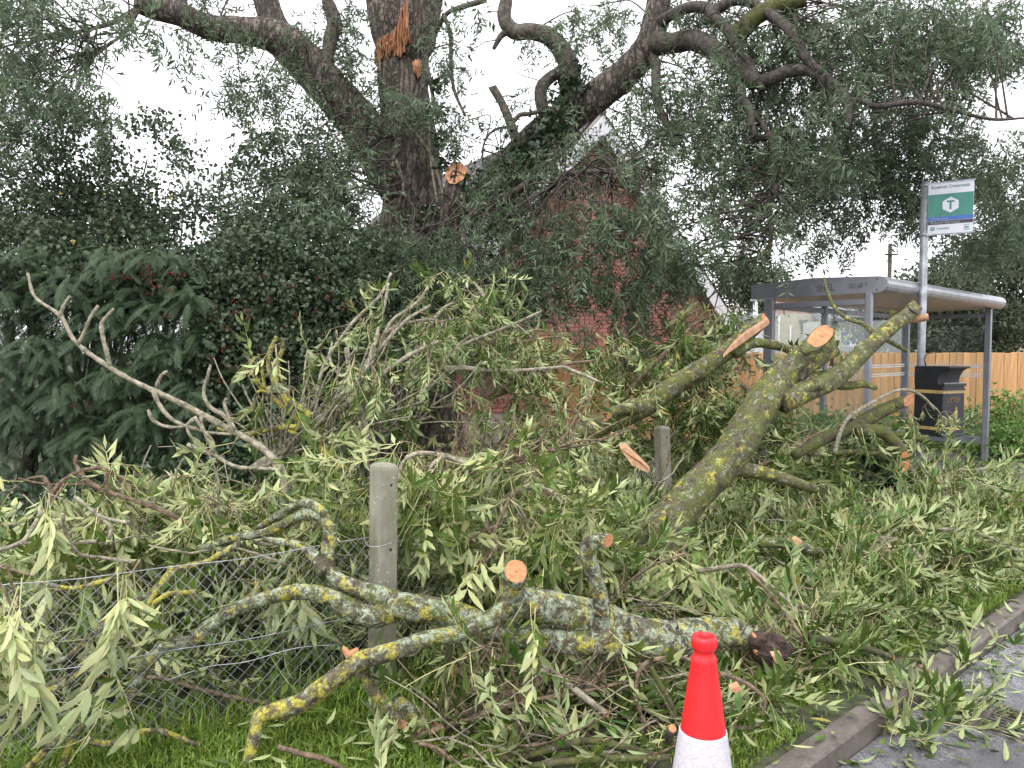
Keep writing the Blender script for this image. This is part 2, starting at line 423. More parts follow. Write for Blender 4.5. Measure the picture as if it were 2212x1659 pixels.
# ------------------------------------------------------------------ shapes
_boxc = {}
def box_vf(sx, sy, sz, bev=0.0):
    k = (round(sx, 4), round(sy, 4), round(sz, 4), bev)
    if k in _boxc: return _boxc[k]
    bm = bmesh.new(); bmesh.ops.create_cube(bm, size=1.0)
    bmesh.ops.scale(bm, vec=(sx, sy, sz), verts=bm.verts)
    if bev: bmesh.ops.bevel(bm, geom=bm.edges[:], offset=bev, segments=1, affect='EDGES', profile=0.5)
    bmesh.ops.triangulate(bm, faces=bm.faces[:])
    bm.verts.index_update()
    r = (np.array([v.co[:] for v in bm.verts]), np.array([[v.index for v in f.verts] for f in bm.faces]))
    bm.free(); _boxc[k] = r
    return r
def box(b, c, size, R=None, mi=0, bev=0.0):
    V, F = box_vf(*size, bev)
    if R is not None: V = V @ np.asarray(R).T      # R columns are axes
    b.add(V + np.asarray(c), F, mi)
def frame(x, z=(0, 0, 1)):
    x = nrm(x); z = nrm(z); y = nrm(np.cross(z, x)); z = np.cross(x, y)
    return np.stack([x, y, z], 1)
def prism(b, poly, vec, mi=0):
    """closed prism: 3D polygon (convex-ish, ordered) pushed along vec"""
    P = np.asarray(poly, float); n = len(P); Q = P + np.asarray(vec)
    V = np.concatenate([P, Q]); F = []
    tri = ear([tuple(p) for p in flat2d(P)])
    F += [(a, c, d) for a, c, d in tri] + [(a + n, d + n, c + n) for a, c, d in tri]
    for i in range(n):
        j = (i + 1) % n; F += [(i, i + n, j), (j, i + n, j + n)]
    bm = bmesh.new(); vs_ = [bm.verts.new(v) for v in V]
    for f in F:
        try: bm.faces.new([vs_[i] for i in f])
        except ValueError: pass
    bmesh.ops.recalc_face_normals(bm, faces=bm.faces[:]); bm.verts.index_update()
    b.add(V, [[v.index for v in f.verts] for f in bm.faces], mi); bm.free()
def flat2d(P):
    c = P.mean(0); u, s, vt = np.linalg.svd(P - c)
    return (P - c) @ vt[:2].T
def ear(pts):
    from mathutils.geometry import tessellate_polygon
    return [tuple(t) for t in tessellate_polygon([[Vector((x, y, 0)) for x, y in pts]])]
def cat_rom(P, k):
    P = np.asarray(P, float); n = len(P)
    if n < 3:
        t = np.linspace(0, 1, k * (n - 1) + 1)[:, None]; return P[0] * (1 - t) + P[-1] * t
    E = np.concatenate([[2 * P[0] - P[1]], P, [2 * P[-1] - P[-2]]])
    out = []
    t = np.linspace(0, 1, k, endpoint=False)[:, None]
    for i in range(n - 1):
        a, p, q, d = E[i], E[i + 1], E[i + 2], E[i + 3]
        out.append(0.5 * ((2 * p) + (-a + q) * t + (2 * a - 5 * p + 4 * q - d) * t ** 2 + (-a + 3 * p - 3 * q + d) * t ** 3))
    out.append(P[-1:])
    return np.concatenate(out)
def tube_vf(P, R, sides=8, bumpy=0.0, cap=True, end_normal=None, seed=0.0):
    P = np.asarray(P, float); R = np.asarray(R, float); n = len(P)
    T = np.gradient(P, axis=0); T /= np.linalg.norm(T, axis=1)[:, None] + 1e-9
    u = np.cross(T[0], (0, 0, 1.0))
    if np.linalg.norm(u) < 0.1: u = np.cross(T[0], (1.0, 0, 0))
    u = nrm(u); A = np.linspace(0, 2 * np.pi, sides, endpoint=False)
    ca, sa = np.cos(A)[:, None], np.sin(A)[:, None]
    V = np.empty((n, sides, 3))
    for i in range(n):
        u = nrm(u - T[i] * np.dot(u, T[i])); w = np.cross(T[i], u)
        V[i] = ca * u + sa * w
    D = V.copy(); V = P[:, None] + V * R[:, None, None]
    if bumpy:
        f = V.reshape(-1, 3)
        h = np.empty(len(f))
        for j, p in enumerate(f):
            q = Vector((p[0] * 7 + seed, p[1] * 7, p[2] * 7))
            h[j] = mnoise.noise(q) * 0.7 + mnoise.noise(q * 3.1) * 0.4 + mnoise.noise(q * 8.7) * 0.22
        V = V + D * (h.reshape(n, sides)[:, :, None] * bumpy * R[:, None, None])
    if end_normal is not None:
        e = P[-1]; nn = nrm(end_normal); t = T[-1]
        dn = float(np.dot(t, nn)); dn = dn if abs(dn) > 0.3 else 0.3
        s = ((e - V[-1]) @ nn) / dn
        V[-1] = V[-1] + t * np.clip(s, -3 * R[-1], 3 * R[-1])[:, None]
        for i in range(max(1, n - 14), n - 1):
            s = ((e - t * R[-1] * .02 - V[i]) @ nn) / dn
            near = np.linalg.norm(V[i] - e, axis=1) < 4 * R[-1]
            V[i] = V[i] + t * (np.where(near, np.minimum(s, 0), 0))[:, None]
    ring = V[-1].copy()
    V = V.reshape(-1, 3)
    i = np.arange(n - 1)[:, None] * sides; j = np.arange(sides)[None]; j2 = (j + 1) % sides
    a, b_, c, d = (i + j).ravel(), (i + j2).ravel(), (i + sides + j2).ravel(), (i + sides + j).ravel()
    F = np.concatenate([np.stack([a, b_, c], 1), np.stack([a, c, d], 1)])
    if cap:
        c0, c1 = len(V), len(V) + 1
        V = np.concatenate([V, P[:1], ring.mean(0)[None]])
        jj = np.arange(sides); k2 = (jj + 1) % sides; l = (n - 1) * sides
        F = np.concatenate([F, np.stack([np.full(sides, c0), k2, jj], 1), np.stack([np.full(sides, c1), l + jj, l + k2], 1)])
    return V, F, ring
def disc_vf(ring, nn, lift=0.0015, grow=1.0, rag=0.0):
    c = ring.mean(0); nn = nrm(nn)
    r2 = c + (ring - c) * grow + nn * lift
    r1 = c + (ring - c) * grow * 0.55 + nn * lift
    if rag:
        r2 = r2 + nn * (RNG.random((len(ring), 1)) * rag); r1 = r1 + nn * (RNG.random((len(ring), 1)) - 0.6) * rag * 2
    n = len(ring); V = np.concatenate([c[None] + nn * lift, r1, r2])
    j = np.arange(n); k = (j + 1) % n
    F = np.concatenate([np.stack([np.zeros(n, int), 1 + j, 1 + k], 1), np.stack([1 + j, 1 + n + j, 1 + n + k], 1), np.stack([1 + j, 1 + n + k, 1 + k], 1)])
    return V, F
def cyl(b, p0, p1, r0, r1=None, sides=16, mi=0, smooth=True):
    r1 = r0 if r1 is None else r1
    V, F, _ = tube_vf(np.array([p0, p1], float), [r0, r1], sides)
    b.add(V, F, mi, smooth)
def lathe(b, c, prof, sides=32, mi=0, smooth=True):
    A = np.linspace(0, 2 * np.pi, sides, endpoint=False); n = len(prof)
    V = np.array([[c[0] + r * math.cos(a), c[1] + r * math.sin(a), c[2] + z] for r, z in prof for a in A])
    i = np.arange(n - 1)[:, None] * sides; j = np.arange(sides)[None]; j2 = (j + 1) % sides
    a, b_, cc, d = (i + j).ravel(), (i + j2).ravel(), (i + sides + j2).ravel(), (i + sides + j).ravel()
    b.add(V, np.concatenate([np.stack([a, b_, cc], 1), np.stack([a, cc, d], 1)]), mi, smooth)
def text_vf(body, size, depth=0.001):
    cu = bpy.data.curves.new('lettering', 'FONT'); cu.body = body; cu.size = size; cu.extrude = depth; cu.resolution_u = 3
    o = bpy.data.objects.new('lettering', cu); COL.objects.link(o)
    bpy.context.view_layer.update()
    me = bpy.data.meshes.new_from_object(o.evaluated_get(bpy.context.evaluated_depsgraph_get()))
    me.calc_loop_triangles()
    V = np.array([v.co[:] for v in me.vertices]); F = np.array([t.vertices[:] for t in me.loop_triangles])
    bpy.data.objects.remove(o); bpy.data.curves.remove(cu); bpy.data.meshes.remove(me)
    return V, F
def text(b, body, org, U, Vv, height, width=None, mi=0, bold=0.0, lift=0.002):
    V, F = text_vf(body, 1.0)
    V = V - V.min(0); w, h = V[:, 0].max(), V[:, 1].max()
    sx = (width / w) if width else height / h
    V = np.stack([V[:, 0] * sx, V[:, 1] * height / h, V[:, 2] * 0], 1)
    U, Vv = nrm(U), nrm(Vv); nn = np.cross(U, Vv)
    b.add(np.asarray(org) + V[:, :1] * U + V[:, 1:2] * Vv + nn * lift, F, mi)

# ------------------------------------------------------------------ leaves
def leaflet(L, w, q, rng):
    """leaflet along +Y, upper face +Z; q = quality"""
    bend = rng.uniform(-0.2, 0.55); fold = rng.uniform(0.05, 0.5)
    def z(y): return -bend * L * y * y
    if q == 0:
        V = [(0, 0, 0), (-w / 2, L * .45, z(.45) + fold * w * .3), (0, L, z(1)), (w / 2, L * .45, z(.45) + fold * w * .3)]
        return np.array(V), [(0, 2, 1), (0, 3, 2)]
    if q == 1:
        V = [(0, 0, 0), (-w / 2, L * .42, z(.42) + fold * w / 2), (0, L * .45, z(.45)), (w / 2, L * .42, z(.42) + fold * w / 2), (0, L, z(1))]
        return np.array(V), [(0, 2, 1), (0, 3, 2), (1, 2, 4), (2, 3, 4)]
    V = [(0, 0, 0)]
    for t, k in ((.22, .8), (.5, 1.0), (.78, .58)):
        V += [(-w / 2 * k, L * t, z(t) + fold * w * k / 2), (0, L * (t + .02), z(t)), (w / 2 * k, L * t, z(t) + fold * w * k / 2)]
    V.append((0, L, z(1)))
    F = [(0, 2, 1), (0, 3, 2)]
    for a in (1, 4):
        F += [(a, a + 1, a + 4), (a, a + 4, a + 3), (a + 1, a + 2, a + 5), (a + 1, a + 5, a + 4)]
    F += [(7, 8, 10), (8, 9, 10)]
    return np.array(V), F
def rotz(a): c, s = math.cos(a), math.sin(a); return np.array(((c, -s, 0), (s, c, 0), (0, 0, 1.)))
def rotx(a): c, s = math.cos(a), math.sin(a); return np.array(((1., 0, 0), (0, c, -s), (0, s, c)))
def roty(a): c, s = math.cos(a), math.sin(a); return np.array(((c, 0, s), (0, 1., 0), (-s, 0, c)))
def compound(rng, q, pairs=None, wilt=0.4, L=0.24, open_=(0.6, 1.15), wr=(0.24, 0.34), lr=(0.068, 0.098)):
    """ash leaf: stalk with opposite pairs of leaflets and one at the tip"""
    pairs = pairs or int(rng.integers(4, 6)); V = []; F = []; MI = []; n = 0
    curve = rng.uniform(0.1, 0.7); side = rng.uniform(-0.25, 0.25)
    def pos(t): return np.array((side * L * t * t, L * t, -curve * L * t * t))
    def ang(t): return -math.atan(2 * curve * t)
    k = 4 if q else 3
    P = np.array([pos(t) for t in np.linspace(0, 0.97, k)])
    tv, tf, _ = tube_vf(P, np.linspace(0.0021, 0.0012, k), 3, cap=False)
    V.append(tv); F.append(tf); MI.append(np.ones(len(tf), int)); n += len(tv)
    spots = [(0.32 + 0.62 * i / max(1, pairs - 1), s) for i in range(pairs) for s in (-1, 1)] + [(1.0, 0)]
    for t, s in spots:
        ll = rng.uniform(*lr) * (0.85 if t < .4 else 1.0); ww = ll * rng.uniform(*wr)
        lv, lf = leaflet(ll, ww, q, rng)
        R = rotx(ang(t)) @ rotz(-s * rng.uniform(*open_)) @ rotx(-wilt * rng.uniform(0, 1.6)) @ roty(rng.normal(0, 0.35 + wilt * .4))
        V.append(lv @ R.T + pos(t)); F.append(np.array(lf) + n); MI.append(np.zeros(len(lf), int)); n += len(lv)
    return np.concatenate(V), np.concatenate(F), np.concatenate(MI)
PR = np.random.default_rng(3)
LEAF = {q: [compound(PR, q, wilt=w) for w in (0.1, 0.25, 0.4, 0.55, 0.7, 0.9, 0.3, 0.6)] for q in (0, 1, 2)}
WILT = {q: [compound(PR, q, wilt=w, L=l_, open_=o_, wr=(.20, .29), lr=(.075, .118)) for w, o_, l_ in ((.1, (.5, .9), .25), (.2, (.35, .8), .26), (.3, (.2, .6), .26), (.5, (.15, .5), .28), (.7, (.2, .7), .24), (.4, (.3, 1.0), .22), (.25, (.25, .55), .3), (.9, (.4, 1.0), .24))] for q in (0, 1, 2)}
def lobed(rng, s, lob):
    """small lobed leaf (hawthorn, ivy)"""
    A = np.linspace(0, 2 * np.pi, 2 * lob + 1)[:-1]; V = [(0, s * .45, 0)]
    for i, a in enumerate(A):
        r = s * (0.52 if i % 2 == 0 else 0.34)
        V.append((r * math.sin(a) * .85, s * .45 + r * math.cos(a), rng.uniform(-.08, .08) * s))
    n = len(A)
    return np.array(V), np.array([(0, 1 + (i + 1) % n, 1 + i) for i in range(n)]), np.zeros(n, int)
HAW = [lobed(PR, 0.046, 3) for _ in range(6)]
IVY = [lobed(PR, 0.075, 3) for _ in range(6)]
OVAL = []
for _ in range(6):
    lv, lf = leaflet(0.075, 0.045, 1, PR); OVAL.append((lv, np.array(lf), np.zeros(len(lf), int)))
FARL = []
for _ in range(6):     # tuft of leaves for far trees
    vs_, fs_, n_ = [], [], 0
    for _ in range(7):
        lv, lf = leaflet(0.15, 0.07, 0, PR); R = rotz(PR.uniform(0, 6.3)) @ rotx(PR.uniform(-1, 1))
        vs_.append(lv @ R.T + PR.normal(0, .09, 3)); fs_.append(np.array(lf) + n_); n_ += len(lv)
    FARL.append((np.concatenate(vs_), np.concatenate(fs_), np.zeros(14, int)))
def frond(rng):
    """flat fan of cypress branchlets drooping along +Y"""
    V, F = [], []
    L = 0.34
    def pos(t): return np.array((0, L * t, -0.55 * L * t * t))
    for i in range(10):
        t = i / 10; p = pos(t)
        for s in (-1, 1):
            l = 0.16 * (0.45 + 0.9 * t) * (1 - t) ** 0.55 + 0.02
            a = rng.uniform(0.55, 0.85); d = np.array((s * math.sin(a), math.cos(a), -0.35 - .5 * t)); d = nrm(d)
            sd = nrm(np.cross(d, (0, 0, 1)))
            e = p + d * l
            k = len(V); w = 0.006
            V += [p + sd * w, p - sd * w, e + (0, 0, -.02)]; F += [(k, k + 1, k + 2)]
            for j in range(1, 5):
                u = j / 5; q = p + d * l * u + np.array((0, 0, -.02 * u * u))
                for s2 in (-1, 1):
                    m = q + nrm(d * 0.75 + sd * s2 * 0.65) * (0.042 * (1 - u * .5)) + (0, 0, -.006)
                    k = len(V); V += [q - d * .006, q + d * .007, m]; F += [(k, k + 1, k + 2) if s2 > 0 else (k, k + 2, k + 1)]
    return np.array(V, float), np.array(F), np.zeros(len(F), int)
FROND = [frond(PR) for _ in range(4)]

class Leaves:
    """positions + axes of leaves, baked in one go"""
    def __init__(s): s.p = []; s.d = []; s.u = []; s.s = []
    def add(s, p, d, u, sc=1.0): s.p.append(p); s.d.append(d); s.u.append(u); s.s.append(sc)
    def bake(s, b, protos, mis=(0, 1)):
        if len(s.p) == 0: return
        p = np.asarray(s.p, float); d = np.asarray(s.d, float); u = np.asarray(s.u, float); sc = np.asarray(s.s, float)
        y = d / (np.linalg.norm(d, axis=1)[:, None] + 1e-9)
        x = np.cross(y, u); x /= np.linalg.norm(x, axis=1)[:, None] + 1e-9
        z = np.cross(x, y)
        R = np.stack([x, y, z], 2) * sc[:, None, None]
        k = RNG.integers(0, len(protos), len(p))
        mis = np.asarray(mis)
        for i, (V, F, MI) in enumerate(protos):
            w = np.where(k == i)[0]
            if not len(w): continue
            vv = np.einsum('nij,mj->nmi', R[w], V) + p[w][:, None]
            ff = F[None] + (np.arange(len(w)) * len(V))[:, None, None]
            b.add(vv.reshape(-1, 3), ff.reshape(-1, 3), np.tile(mis[MI], len(w)))
def rdir(rng, k=1): 
    v = rng.normal(size=3); return v / np.linalg.norm(v)
def spray(b, lv, p, d, L, nl, rng, r0=0.005, grav=0.25, leafdroop=0.6, flip=0.5, steps=6, mi=2, sides=4, ls=1.0, start=0.25, ok=None):
    """one thin twig with opposite leaves"""
    d = nrm(d); P = [np.array(p, float)]; Dd = [d]
    for i in range(steps):
        d = nrm(d + np.array((0, 0, -grav / steps * 2)) + rng.normal(0, 0.14, 3))
        P.append(P[-1] + d * L / steps); Dd.append(d)
    P = np.array(P)
    if ok is not None and not ok(P): return None
    R = np.linspace(r0, r0 * 0.4, len(P)) * rng.uniform(0.85, 1.2, len(P))
    V, F, _ = tube_vf(P, R, sides, cap=False); b.add(V, F, mi, True)
    for i in range(nl):
        t = start + (1 - start) * (i + 0.5) / nl; f = t * steps; a = int(min(f, steps - 1)); q = P[a] + (P[a + 1] - P[a]) * (f - a)
        dd = Dd[a + 1]; sd = nrm(np.cross(dd, rdir(rng)))
        ld = nrm(dd * rng.uniform(0.1, 0.8) + sd + np.array((0, 0, -leafdroop * rng.uniform(0.2, 1.6))))
        up = nrm(np.array((0, 0, 1.0)) + rng.normal(0, 0.5, 3))
        if rng.random() < flip: up = -up
        lv.add(q, ld, up, ls * rng.uniform(0.75, 1.2))
    return P

# ================================================================== THE SETTING
KO = np.array((1.152, 2.798)); KS = nrm((0.762, 0.648)); KT = np.array((KS[1], -KS[0]))      # kerb origin, along, towards road
def st(s, t, z=0.0):
    p = KO + KS * s + KT * t; return np.array((p[0], p[1], z))
def quad(b, pts, mi=0): b.add(np.array(pts), [(0, 1, 2), (0, 2, 3)], mi)
ROADZ = -0.10
# ground sheet
g = B(['soil'])
n = 70
xs = np.concatenate([np.linspace(-400, -12, 8), np.linspace(-11, 11, 56), np.linspace(12, 400, 8)])
ys = np.concatenate([np.linspace(-400, -3, 8), np.linspace(-2, 14, 44), np.linspace(15, 500, 10)])
X, Y = np.meshgrid(xs, ys)
T_ = (X - KO[0]) * KT[0] + (Y - KO[1]) * KT[1]
Z = np.where(T_ > -0.13, -0.30, -0.012 + 0.012 * np.sin(X * 3.1) * np.cos(Y * 2.7))
Z = np.where(T_ > -0.13, -0.30, Z)
Vg = np.stack([X, Y, Z], 2).reshape(-1, 3); nx = len(xs)
i = np.arange(len(ys) - 1)[:, None] * nx + np.arange(nx - 1)[None]; i = i.ravel()
g.add(Vg, np.concatenate([np.stack([i, i + 1, i + nx + 1], 1), np.stack([i, i + nx + 1, i + nx], 1)]), 0, True)
# close the strip along the kerb so that the verge meets the kerb back
struct('ground', g)
g = B(['soil'])
quad(g, [st(-30, -0.60, -0.004), st(-30, -0.11, -0.012), st(60, -0.11, -0.012), st(60, -0.60, -0.004)])
struct('verge_edge', g)
# road with an opening for the drain
DS0, DS1, DT0, DT1 = 1.02, 1.37, 0.11, 0.52
r = B(['road'])
ss = [-60, DS0, DS1, 120]; ts = [0.0, DT0, DT1, 9.0]
for a in range(3):
    for c in range(3):
        if a == 1 and c == 1: continue
        quad(r, [st(ss[a], ts[c], ROADZ), st(ss[a], ts[c + 1], ROADZ), st(ss[a + 1], ts[c + 1], ROADZ), st(ss[a + 1], ts[c], ROADZ)])
struct('road', r)
# pavement behind the pile, in front of and under the shelter
p = B(['pave'])
quad(p, [st(4.3, -3.35, 0.012), st(4.3, -0.122, 0.004), st(60, -0.122, 0.004), st(60, -3.35, 0.012)])
struct('pavement', p)
# kerb stones
kerb = B(['kerb'])
box(kerb, st(20, -0.06, -0.2), (100, 0.10, 0.10), frame((KS[0], KS[1], 0)), 0)
kerb_o = struct('kerb', kerb)
kV, kF = box_vf(0.953, 0.12, 0.26, 0.016)
kb = B(['kerb'])
kb.add(np.array(kV) + np.array([0.003, 0.004, 0.002]) * RNG.normal(0, 1, (len(kV), 3)), kF)
kme = kb.mesh('kerb_stone')
for k in range(-4, 12):
    s = 0.75 + 0.965 * k
    o = inst('kerb_stone', kme, kerb_o, st(s + 0.4825, -0.06 + RNG.normal(0, .004), -0.135 + RNG.normal(0, .004)), frame((KS[0], KS[1], RNG.normal(0, .006))))

# ================================================================== DRAIN
dc = st((DS0 + DS1) / 2, (DT0 + DT1) / 2, ROADZ)
dr = thing('drain_grating', 'rusty iron drain grating in the road beside the kerb, scattered with leaves', 'drain', dc)
FR = np.stack([np.array((*KS, 0)), np.array((*KT, 0)), V3(0, 0, -1)], 1)
FR2 = np.stack([np.array((*KS, 0)), -np.array((*KT, 0)), V3(0, 0, 1)], 1)
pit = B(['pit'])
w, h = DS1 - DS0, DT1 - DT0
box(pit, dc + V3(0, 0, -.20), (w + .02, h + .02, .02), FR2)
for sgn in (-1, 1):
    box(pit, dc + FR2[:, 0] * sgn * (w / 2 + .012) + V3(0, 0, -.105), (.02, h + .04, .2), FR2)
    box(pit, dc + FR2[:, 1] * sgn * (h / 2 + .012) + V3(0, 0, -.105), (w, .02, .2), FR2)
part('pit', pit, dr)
fr = B(['iron'])
for sgn in (-1, 1):
    box(fr, dc + FR2[:, 0] * sgn * (w / 2 - .012) + V3(0, 0, -.013), (.022, h - .001, .03), FR2, bev=.003)
    box(fr, dc + FR2[:, 1] * sgn * (h / 2 - .012) + V3(0, 0, -.013), (w - .05, .022, .03), FR2, bev=.003)
part('frame', fr, dr)
bb = B(['iron']); box(bb, (0, 0, 0), (.016, h - .05, .03), None, bev=.003); bme = bb.mesh('bar')
for k in range(9): inst('bar', bme, dr, dc + FR2[:, 0] * (-w / 2 + .045 + k * (w - .09) / 8) + V3(0, 0, -.02), FR2)
cb = B(['iron']); box(cb, (0, 0, 0), (w - .05, .034, .026), None, bev=.003); cme = cb.mesh('cross_bar')
for k in (-.085, .085): inst('cross_bar', cme, dr, dc + FR2[:, 1] * k + V3(0, 0, -.012), FR2)

# ================================================================== HOUSE
AP = W(1285, 262, 14.0)
gd = nrm((3.07, 2.0, 0)); bk = np.array((-gd[1], gd[0], 0.0)); UP = V3(0, 0, 1)
HW, EZ = 3.75, 2.05        # half width of the gable, eaves height
def hp(u, z, v=0.0): return np.array((AP[0], AP[1], 0)) + gd * u + bk * v + UP * z
SL = math.atan2(AP[2] - EZ, HW)
house = thing('house', 'red brick gabled house with white bargeboards and dark tiled roof behind the tree', 'house', hp(0, 0))
wall = B(['mortar'])
LB = 9.0
prism(wall, [hp(-HW, 0, .02), hp(HW, 0, .02), hp(HW, EZ, .02), hp(0, AP[2] - .06, .02), hp(-HW, EZ, .02)], bk * LB)
wall_o = part('wall', wall, house)
bV, bF = box_vf(.215, .03, .065, .004)
bbm = B(['brick']); bbm.add(bV, bF); brick_me = bbm.mesh('brick')
Rg = np.stack([gd, bk, UP], 1)
cells = []
for row in range(int(AP[2] / .075)):
    z = row * .075 + .0375
    hw = HW if z < EZ else HW * (AP[2] - z) / (AP[2] - EZ)
    hw -= .06
    off = 0 if row % 2 == 0 else .1125
    k0 = int(-hw / .225) - 1
    for k in range(k0, -k0 + 1):
        u = k * .225 + off
        if abs(u) + .11 > hw or z < 0.5: continue
        cells.append((u, z))
def proj(p):
    a = p[1] * CP - (p[2] - CAMH) * SP; b_ = p[1] * SP + (p[2] - CAMH) * CP
    return PW / 2 + FPX * p[0] / a, PH / 2 - FPX * b_ / a
seen = [(1515, 640, 70), (1265, 370, 45), (1230, 700, 70), (1460, 690, 60), (1370, 560, 60), (1330, 400, 40)]
def score(c):
    x, y = proj(hp(c[0], c[1])); return min(math.hypot(x - a, y - b_) / r_ for a, b_, r_ in seen)
cells.sort(key=score)
for u, z in cells[:290]:
    inst('brick', brick_me, wall_o, hp(u, z, .016 + RNG.normal(0, .0015)), Rg)
rest = B(['brick'])
for u, z in cells[290:]: rest.add(bV @ Rg.T + hp(u, z, .016), bF)
part('brickwork', rest, wall_o, kind='stuff')
# roof slopes: tiles
rl = math.hypot(HW + .35, (HW + .35) * math.tan(SL))
roof = B(['soffit'])
for sgn in (-1, 1):
    e = hp(sgn * (HW + .35), AP[2] - (HW + .35) * math.tan(SL) + .02, -.22)
    rg = hp(0, AP[2] + .02, -.22)
    nn = nrm(np.cross(e - rg, bk)); nn = nn if nn[2] > 0 else -nn
    prism(roof, [rg + nn * .03, e + nn * .03, e + nn * .07, rg + nn * .07], bk * (LB + .3))
roof_o = part('roof', roof, house)
tb = B(['tile'])
A_ = np.linspace(0, 1, 7); prof = 0.028 * np.abs(np.sin(A_ * np.pi * 2)) ** 0.8
tv, tf = [], []
for q, (x_, z_) in enumerate(zip(A_, prof)):
    tv += [((x_ - .5) * .33, -.2, z_ + .012), ((x_ - .5) * .33, .2, z_ + .03), ((x_ - .5) * .33, -.2, -.01), ((x_ - .5) * .33, .2, -.01)]
for q in range(6):
    a = q * 4; tf += [(a, a + 4, a + 5), (a, a + 5, a + 1), (a + 1, a + 5, a + 7), (a + 1, a + 7, a + 3), (a, a + 2, a + 6), (a, a + 6, a + 4)]
tb.add(np.array(tv), tf); tile_me = tb.mesh('roof_tile')
sl = nrm(hp(-1, -math.tan(SL)) - hp(0, 0)); nn = nrm(np.cross(bk, sl)); nn = nn if nn[2] > 0 else -nn
Rt = np.stack([bk, sl, nn], 1)
if np.linalg.det(Rt) < 0: Rt = np.stack([-bk, sl, nn], 1)
rest = B(['tile'])
for row in range(int(rl / .32)):
    for c in range(27):
        pp = hp(0, AP[2] + .02, -.22 + .165 + c * .33) + sl * (.2 + row * .32) + nn * .085
        if c < 17: inst('roof_tile', tile_me, roof_o, pp, Rt)
        else: rest.add(np.array(tv) @ Rt.T + pp, tf)
sl2 = nrm(hp(1, -math.tan(SL)) - hp(0, 0)); nn2 = nrm(np.cross(sl2, bk)); nn2 = nn2 if nn2[2] > 0 else -nn2
Rt2 = np.stack([bk, sl2, nn2], 1)
for row in range(int(rl / .32)):
    for c in range(27):
        rest.add(np.array(tv) @ Rt2.T + hp(0, AP[2] + .02, -.22 + .165 + c * .33) + sl2 * (.2 + row * .32) + nn2 * .085, tf)
part('roof_tiles', rest, roof_o, kind='stuff')
for sgn in (-1, 1):
    bb = B(['white'])
    e = hp(sgn * (HW + .42), AP[2] - (HW + .42) * math.tan(SL), -.25); rg = hp(0, AP[2], -.25)
    dn = V3(0, 0, -.30)
    prism(bb, [rg + V3(0, 0, .05), e + V3(0, 0, .05), e + dn, rg + dn], bk * .03)
    part('bargeboard', bb, house)
    bb = B(['soffit'])
    prism(bb, [rg + dn * .55, e + dn * .55, e + dn * .62, rg + dn * .62] + np.array(bk * .03), bk * .235)
    part('soffit', bb, house)
rb = B(['tile']); cyl(rb, hp(0, AP[2] + .12, -.24), hp(0, AP[2] + .12, LB), .09, sides=8); part('ridge', rb, roof_o)

# ================================================================== FENCES OF BOARDS
def board_fence(name, label, p0, p1, h, bw, gap, z0=0.0, rail_back=True, jit=.012):
    p0, p1 = np.array((*p0, z0)), np.array((*p1, z0)); d = p1 - p0; L = np.linalg.norm(d); d /= L
    Rf = frame(d); nb = int(L / (bw + gap))
    f = thing(name, label, 'fence', p0)
    b_ = B(['fence']); box(b_, (0, 0, 0), (bw, .02, h), None, bev=.004); me = b_.mesh('board')
    for k in range(nb):
        q = p0 + d * (bw / 2 + k * (bw + gap)) + UP * (h / 2 + RNG.normal(0, jit * .4)) + Rf[:, 1] * (RNG.normal(0, .003) - .013 * (k % 2))
        Rk = Rf @ roty(RNG.normal(0, .006)); inst('board', me, f, q, Rk)
    for zz in (.25, h * .52, h - .22):
        b_ = B(['fence']); box(b_, (p0 + p1) / 2 + UP * zz + Rf[:, 1] * .045, (L, .04, .085), Rf); part('rail', b_, f)
    return f
board_fence('board_fence', 'long orange-brown close-board fence behind the bus shelter', (2.1, 13.0), (13.5, 12.75), 1.57, .112, .005)
board_fence('board_fence', 'short wooden fence of wide boards with gaps in front of the brick gable', (0.36, 11.2), (1.62, 11.28), 1.72, .15, .02)

# ================================================================== BUILDINGS BEYOND
bd = thing('outbuilding', 'long beige rendered building with brown-red roof seen through the shelter glass', 'building', W(1720, 800, 26) * (1, 1, 0))
b_ = B(['beige']); z1 = W(1720, 678, 26)[2]
x0, x1 = W(1590, 700, 27)[0], W(1786, 700, 27)[0]
box(b_, ((x0 + x1) / 2, 29, z1 / 2), (x1 - x0, 6, z1)); part('wall', b_, bd)
b_ = B(['redroof']); prism(b_, [(x0 + 1.2, 26.4, z1 + .01), (x1, 26.4, z1 + .01), (x1 - .3, 29, z1 + .75), (x0 + 2, 29, z1 + .75)], (0, .12, -.02)); part('roof', b_, bd)
for px in (1686, 1711):
    b_ = B(['white']); t_ = W(px, 700, 25.8); cyl(b_, (t_[0], 25.93, .2), (t_[0], 25.93, W(px, 680 if px < 1700 else 703, 25.9)[2]), .035, sides=8); part('pipe', b_, bd)
b_ = B(['iron']); t_ = W(1736, 700, 25.9); box(b_, (t_[0], 25.9, W(1736, 708, 25.9)[2]), (.16, .1, .45)); box(b_, (t_[0], 25.9, W(1736, 700, 25.9)[2] + .12), (.26, .14, .06)); part('flue', b_, bd)

